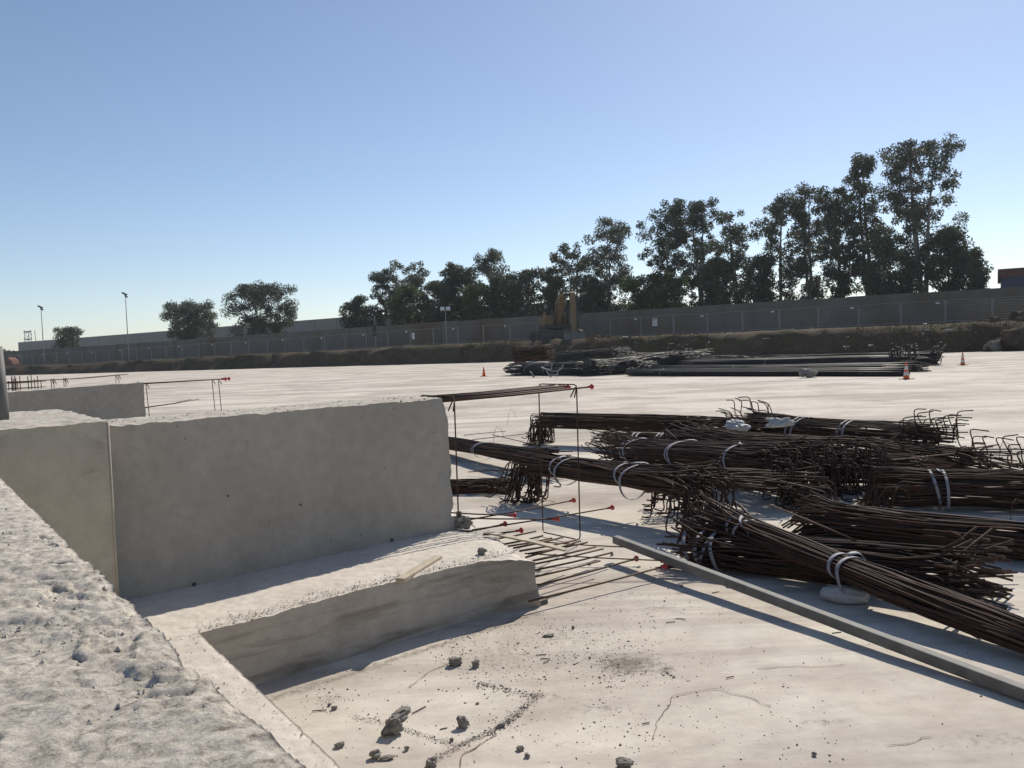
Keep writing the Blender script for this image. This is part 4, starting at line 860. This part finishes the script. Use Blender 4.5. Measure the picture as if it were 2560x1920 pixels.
# ------------------------------------------------------------------ lamp posts, masts, tower, buildings
def lamp(px, top, base_y, c, label):
    b = FP(px[1], base_y, c); tp = FP(px[0], top, c); b[2] = 1.3; tp = V(b[0], b[1], tp[2]); t = thing('street_lamp', label, 'street lamp', tuple(b), 'tall lamp posts')
    mb = MB(); mb.tube([b, (b + tp) / 2, tp], [.09, .07, .05], 8); mb.build('pole', M_TUBE, t)
    mb = MB(); mb.beam(tp + V(-.45, 0, .22), tp + V(.2, 0, -.12), .5, .22); mb.beam(tp + V(-.1, .1, -.25), tp + V(.25, .1, -.5), .4, .2); mb.build('lamp_head', M_DARK, t)
lamp((99, 111), 768, 905, 83.5, 'shorter looking lamp post near the left edge of the photo')
lamp((313, 323), 735, 905, 83.5, 'taller looking lamp post left of the round tree')
b = FX(1117, 82.6, 2.0); t = thing('floodlight_mast', 'thin mast with twin floodlights before the trees', 'floodlight', tuple(b))
hz = FP(1117, 775, 82.6)[2]; mb = MB(); mb.tube([b, V(b[0], b[1], hz)], .05, 6); mb.build('pole', M_TUBE, t)
for s_ in (-.35, .35):
    mb = MB(); mb.box(V(b[0] + s_, b[1] - .1, hz + .15), (.5, .25, .42), .1, -.4); mb.build('floodlight', M_SIGN, t)
b = FX(940, 82.6, 1.9); t = thing('signal_post', 'post with a dark box at the left end of the tree row', 'post', tuple(b))
hz = FP(940, 790, 82.6)[2]; mb = MB(); mb.tube([b, V(b[0], b[1], hz)], .05, 6); mb.build('pole', M_TUBE, t)
mb = MB(); z0_ = FP(940, 840, 82.6)[2]; z1_ = FP(940, 811, 82.6)[2]; mb.box(V(b[0], b[1] - .2, (z0_ + z1_) / 2), (.5, .3, z1_ - z0_)); mb.build('box', M_DARK, t)
tp = CC + ray(74, 826) * (340 / ray(74, 826)[1]); t = thing('lattice_tower', 'tiny lattice mast on the skyline at the far left', 'mast', (tp[0], tp[1], 1.6)); mb = MB()
for sx in (-1, 1):
    for sy in (-1, 1): mb.tube([V(tp[0] + sx * 1.7, tp[1] + sy * 1.7, 1.6), V(tp[0] + sx * 1.3, tp[1] + sy * 1.3, tp[2])], .13, 4)
for k in range(9):
    z = 1.6 + (tp[2] - 1.6) * k / 9; z2 = 1.6 + (tp[2] - 1.6) * (k + 1) / 9; mb.beam(V(tp[0] - 1.5, tp[1] - 1.5, z), V(tp[0] + 1.5, tp[1] - 1.5, z2), .12, .12); mb.beam(V(tp[0] + 1.5, tp[1] - 1.5, z), V(tp[0] - 1.5, tp[1] - 1.5, z2), .12, .12)
mb.build('lattice', M_TUBE, t)
mb = MB()
for z in (tp[2] - .6, tp[2] - 3.6): mb.box(V(tp[0], tp[1] - 1.6, z), (3.0, .4, .5))
mb.build('antenna', M_TUBE, t)
# long grey shed on the left
ba = CC + ray(45, 856) * (250 / ray(45, 856)[1]); bb = CC + ray(898, 790) * (165 / ray(898, 790)[1]); bdv = unit(V(bb[0] - ba[0], bb[1] - ba[1], 0)); bn = V(-bdv[1], bdv[0], 0)
shed = thing('grey_shed', 'long low pale grey industrial building behind the wall on the left', 'building', (ba[0], ba[1], 1.5))
Lb = np.linalg.norm((bb - ba)[:2]); npan = 22
for k in range(npan + 6):
    p0 = ba + (bb - ba) * (k / npan); p1 = ba + (bb - ba) * ((k + 1) / npan) - bdv * .12; mb = MB()
    mb.add([V(p0[0], p0[1], 1), V(p1[0], p1[1], 1), p1, p0] + [q + bn * .3 for q in (V(p0[0], p0[1], 1), V(p1[0], p1[1], 1), p1, p0)], [(0, 1, 2, 3), (7, 6, 5, 4), (0, 4, 5, 1), (3, 2, 6, 7), (1, 5, 6, 2), (0, 3, 7, 4)])
    mb.build('cladding_panel', M_BUILD, shed)
pz = ba + (bb - ba) * 1.3; mb = MB(); mb.add([ba + V(0, 0, -.15) + bn * .3, pz + V(0, 0, -.15) + bn * .3, pz + bn * 40 + V(0, 0, -.15), ba + bn * 40 + V(0, 0, -.15)] + [V(ba[0], ba[1], 1) + bn * .3, V(pz[0], pz[1], 1) + bn * .3, V(pz[0], pz[1], 1) + bn * 40, V(ba[0], ba[1], 1) + bn * 40], [(0, 1, 2, 3), (0, 3, 7, 4), (1, 5, 6, 2), (3, 2, 6, 7)]); mb.build('roof', M_BUILD, shed)
# blue and red building at the right edge
p = FP(2503, 718, 92); pt = FP(2500, 673, 92); pm = FP(2502, 694, 92); t = thing('blue_building', 'dark blue building with a red parapet at the right edge', 'building', (p[0], p[1], 2))
rz = math.atan2(FT[1], FT[0]); ca = p + FT * 10 + FN * 6
mb = MB(); mb.box(V(ca[0], ca[1], (pm[2] + 1) / 2), (20, 12, pm[2] - 1), rz); mb.build('wall', M_BLUE, t)
ca = ca - FT * .06; mb = MB(); mb.box(V(ca[0], ca[1], (pm[2] + pt[2]) / 2 + .002), (20.4, 12.4, pt[2] - pm[2]), rz); mb.build('parapet', M_ROOFR, t)
hc = CC + ray(5, 880) * (420 / ray(5, 880)[1]); o = mound('low bare brown hill on the skyline at the far left', 'hill', V(hc[0] - 25, hc[1], 0), 48, 60, 11.5, M_HILL, 4, 3.0); o['kind'] = 'structure'; del o['category']

# ------------------------------------------------------------------ trees
def tree(px, top, hw, c, label, style='euc', leafm=0, seed=1, low=.25, forks=2, dens=1.0, lean=0., clumpr=.85):
    R = random.Random(seed * 13 + 5); rg = np.random.default_rng(seed)
    b = FX(px, c, 1.6); tp = FP(px, top, c); Ht = tp[2] - 1.6; dist = b @ cf; Rw = hw / PF * dist * (1.35 if px < 1480 else 1.28)
    t = thing('eucalyptus_tree' if style == 'euc' else ('round_tree' if style == 'round' else 'bush'), label, 'tree' if style != 'bush' else 'bush', (b[0], b[1], 1.6), 'trees behind the boundary wall')
    trunk = MB(); clumps = []
    def prof_(u):      # crown radius along the height
        if style == 'euc': return (.55 + .45 * math.sin(min(1, u * 1.25) * math.pi * .62)) * (1 - max(0, (u - .72) / .28) ** 2 * .75)
        return max(.12, math.sqrt(max(0, 1 - ((u - .42) / .60) ** 2)))
    stems = []
    for k in range(forks):
        an = R.uniform(0, 6.28); ex = Rw * (.30 if forks > 1 else .08); hf = R.uniform(.84, .99) if k else .97
        base = V(R.uniform(-.15, .15), R.uniform(-.15, .15), 0); pts = []
        for j in range(9):
            u = j / 8; pts.append(V(b[0], b[1], 1.5) + base + V(math.cos(an + math.pi * k) * ex * u ** 1.2 + lean * u + .12 * math.sin(u * 6 + k), math.sin(an + math.pi * k) * ex * u ** 1.2, Ht * hf * u))
        r0 = .0135 * Ht + .03; trunk.tube(pts, [r0 * (1 - .88 * j / 8) for j in range(9)], 6); stems.append(np.array(pts))
    nl = int((21 if style == 'euc' else 20) * max(1, Ht / 14))
    for s_ in stems:
        for k in range(nl):
            u = low + (1 - low) * ((k + R.random()) / nl); f = u * 8; i_ = min(7, int(f)); p = s_[i_] + (s_[i_ + 1] - s_[i_]) * (f - i_)
            an = R.uniform(0, 6.28); ln = Rw * prof_((u - low) / (1 - low)) * R.uniform(.45, 1.0) * (.82 if forks > 1 else 1)
            d = V(math.cos(an), math.sin(an), R.uniform(.25, .9)); e = p + d * ln
            e[2] = min(e[2], tp[2] - .3)
            m_ = p + (e - p) * .5 + V(0, 0, -.06 * ln); trunk.tube([p, m_, e], [.035 * (1.2 - u) * Ht / 12 + .018, .03 * (1.1 - u) + .014, .01], 4)
            clumps.append((e, R.uniform(.7, 1.25) * clumpr)); clumps.append((m_ + V(R.gauss(0, .3), R.gauss(0, .3), R.gauss(0, .2)), R.uniform(.5, .9) * clumpr))
    clumps.append((tp - V(0, 0, .5), .7 * clumpr))
    vs = []; 
    for (p, r_) in clumps:
        n_ = int(125 * dens * r_ ** 1.5)
        d = rg.normal(size=(n_, 3)); d /= np.linalg.norm(d, axis=1)[:, None]; rr = r_ * rg.random(n_) ** .45
        c_ = p + d * rr[:, None] * V(1, 1, .8); c_[:, 2] -= np.abs(rg.normal(0, .15, n_)) * r_
        a1 = rg.normal(size=(n_, 3)); a1[:, 2] = a1[:, 2] * .6 - .7; a1 /= np.linalg.norm(a1, axis=1)[:, None]
        a2 = np.cross(a1, rg.normal(size=(n_, 3))); a2 /= np.linalg.norm(a2, axis=1)[:, None]
        L = rg.uniform(.11, .25, n_)[:, None] * (1 if style == 'euc' else .95); W_ = rg.uniform(.05, .10, n_)[:, None]
        vs.append(np.stack([c_ - a1 * L, c_ + a2 * W_, c_ + a1 * L, c_ - a2 * W_], 1).reshape(-1, 3))
    vs = np.concatenate(vs); vs = vs[: len(vs) // 4 * 4]; f = np.arange(len(vs)).reshape(-1, 4)
    trunk.build('trunk', M_BARK, t, True); mesh_obj('crown', vs, f, LEAF[leafm], t)
TL = [(900, 742, 36, 97, 'low bushy tree at the left end of the tree row', 'round', 1), (962, 668, 46, 98, 'dense dark tree second from the left end of the tree row', 'euc', 1), (1012, 715, 34, 92, 'green leafy low tree standing before the left of the tree row', 'round', 2),
 (1050, 650, 56, 99, 'broad tree with a flat top in the left half of the row', 'euc', 0), (1125, 652, 34, 97, 'slim dark tree right of the broad flat topped tree', 'euc', 1), (1172, 664, 36, 99, 'rounded tree just left of the pointed tree', 'euc', 1), (1230, 619, 48, 99, 'pointed tree rising above its neighbours left of the excavator', 'euc', 0),
 (1306, 676, 42, 96, 'lower tree behind and left of the excavator', 'euc', 1), (1378, 668, 40, 99, 'tree directly behind the excavator boom', 'euc', 1), (1442, 604, 44, 100, 'mid height tree just right of the excavator boom', 'euc', 0), (1522, 546, 64, 100, 'large airy tree right of the excavator with sky gaps', 'euc', 0),
 (1662, 498, 64, 102, 'dense tall tree at the left of the tall right hand group', 'euc', 1), (1752, 496, 58, 104, 'dark twin topped tree in the tall right hand group', 'euc', 1), (1610, 690, 48, 93, 'round bush in front of the dense tall tree, left one', 'bush', 2), (1672, 676, 44, 92, 'green bush in front of the dense tall tree, right one', 'bush', 2),
 (1850, 520, 56, 101, 'thinner tree with visible pale stems in the right hand group', 'euc', 0), (1950, 482, 58, 102, 'tree with a pointed top left of the three tallest', 'euc', 0), (2030, 464, 46, 103, 'tall slim tree with bare leaning stems', 'euc', 0), (2106, 464, 52, 101, 'thick tall tree left of the narrow spire tree', 'euc', 1),
 (2176, 384, 48, 102, 'narrow spire shaped tree next to the tallest one', 'euc', 0), (2308, 352, 88, 102, 'tallest tree with forked trunk and wide open crown', 'euc', 0), (2262, 672, 42, 95, 'low bush at the foot of the tallest tree', 'bush', 1), (2378, 574, 40, 99, 'smaller tree right of the tallest tree', 'euc', 1), (2440, 616, 26, 98, 'slender last tree at the right end of the row', 'euc', 0),
 (1085, 705, 40, 94, 'low dark tree filling the left half of the row', 'euc', 1), (1205, 715, 36, 94, 'low tree in front of the pointed tree', 'euc', 2), (1265, 690, 36, 97, 'low tree between the pointed tree and the excavator', 'euc', 1), (1480, 690, 36, 95, 'low tree just right of the excavator arm', 'euc', 1), (2210, 560, 40, 99, 'short slim tree under the spire tree', 'euc', 0), (1800, 640, 40, 96, 'low tree filling the gap in the right hand group', 'euc', 1), (1905, 640, 40, 97, 'low tree between the stems of the right hand group', 'euc', 1)]
for k, (px, top, hw, c, lb, stl, lm) in enumerate(TL):
    tall = top < 470
    tree(px, top, hw, c, lb, stl, lm, 31 + k * 7, low=(.24 if tall else .14) if stl == 'euc' else .12, forks=3 if px == 2308 else (2 if stl == 'euc' else 2), dens=(1.25 if lm == 0 else 1.55), clumpr=.95 if hw > 60 else .85)
tree(483, 757, 62, 97, 'left of two round trees standing apart on the left', 'round', 0, 301, low=.1, forks=3, dens=1.5, clumpr=1.1)
tree(656, 716, 78, 97, 'right and larger of two round trees standing apart on the left', 'round', 1, 302, low=.1, forks=3, dens=1.4, clumpr=1.2)
tree(170, 818, 32, 95, 'small sparse tree near the left edge behind the wall', 'round', 1, 303, low=.35, forks=2, dens=.8, clumpr=.8)

# ------------------------------------------------------------------ thin haze over the site
mb = MB(); mb.box((100, 650, 16.4), (1600, 1700, 35.2)); hz_m = bpy.data.materials.new('haze_air'); hz_m.use_nodes = True; t = hz_m.node_tree; t.nodes.clear()
pv = t.nodes.new('ShaderNodeVolumePrincipled'); pv.inputs['Color'].default_value = (.90, .95, 1, 1); pv.inputs['Density'].default_value = .00027; pv.inputs['Anisotropy'].default_value = .2
mo = t.nodes.new('ShaderNodeOutputMaterial'); t.links.new(pv.outputs[0], mo.inputs['Volume'])
o = mb.build('haze', hz_m); setp(o, 'thin pale summer haze over the whole site', None, None, 'stuff')
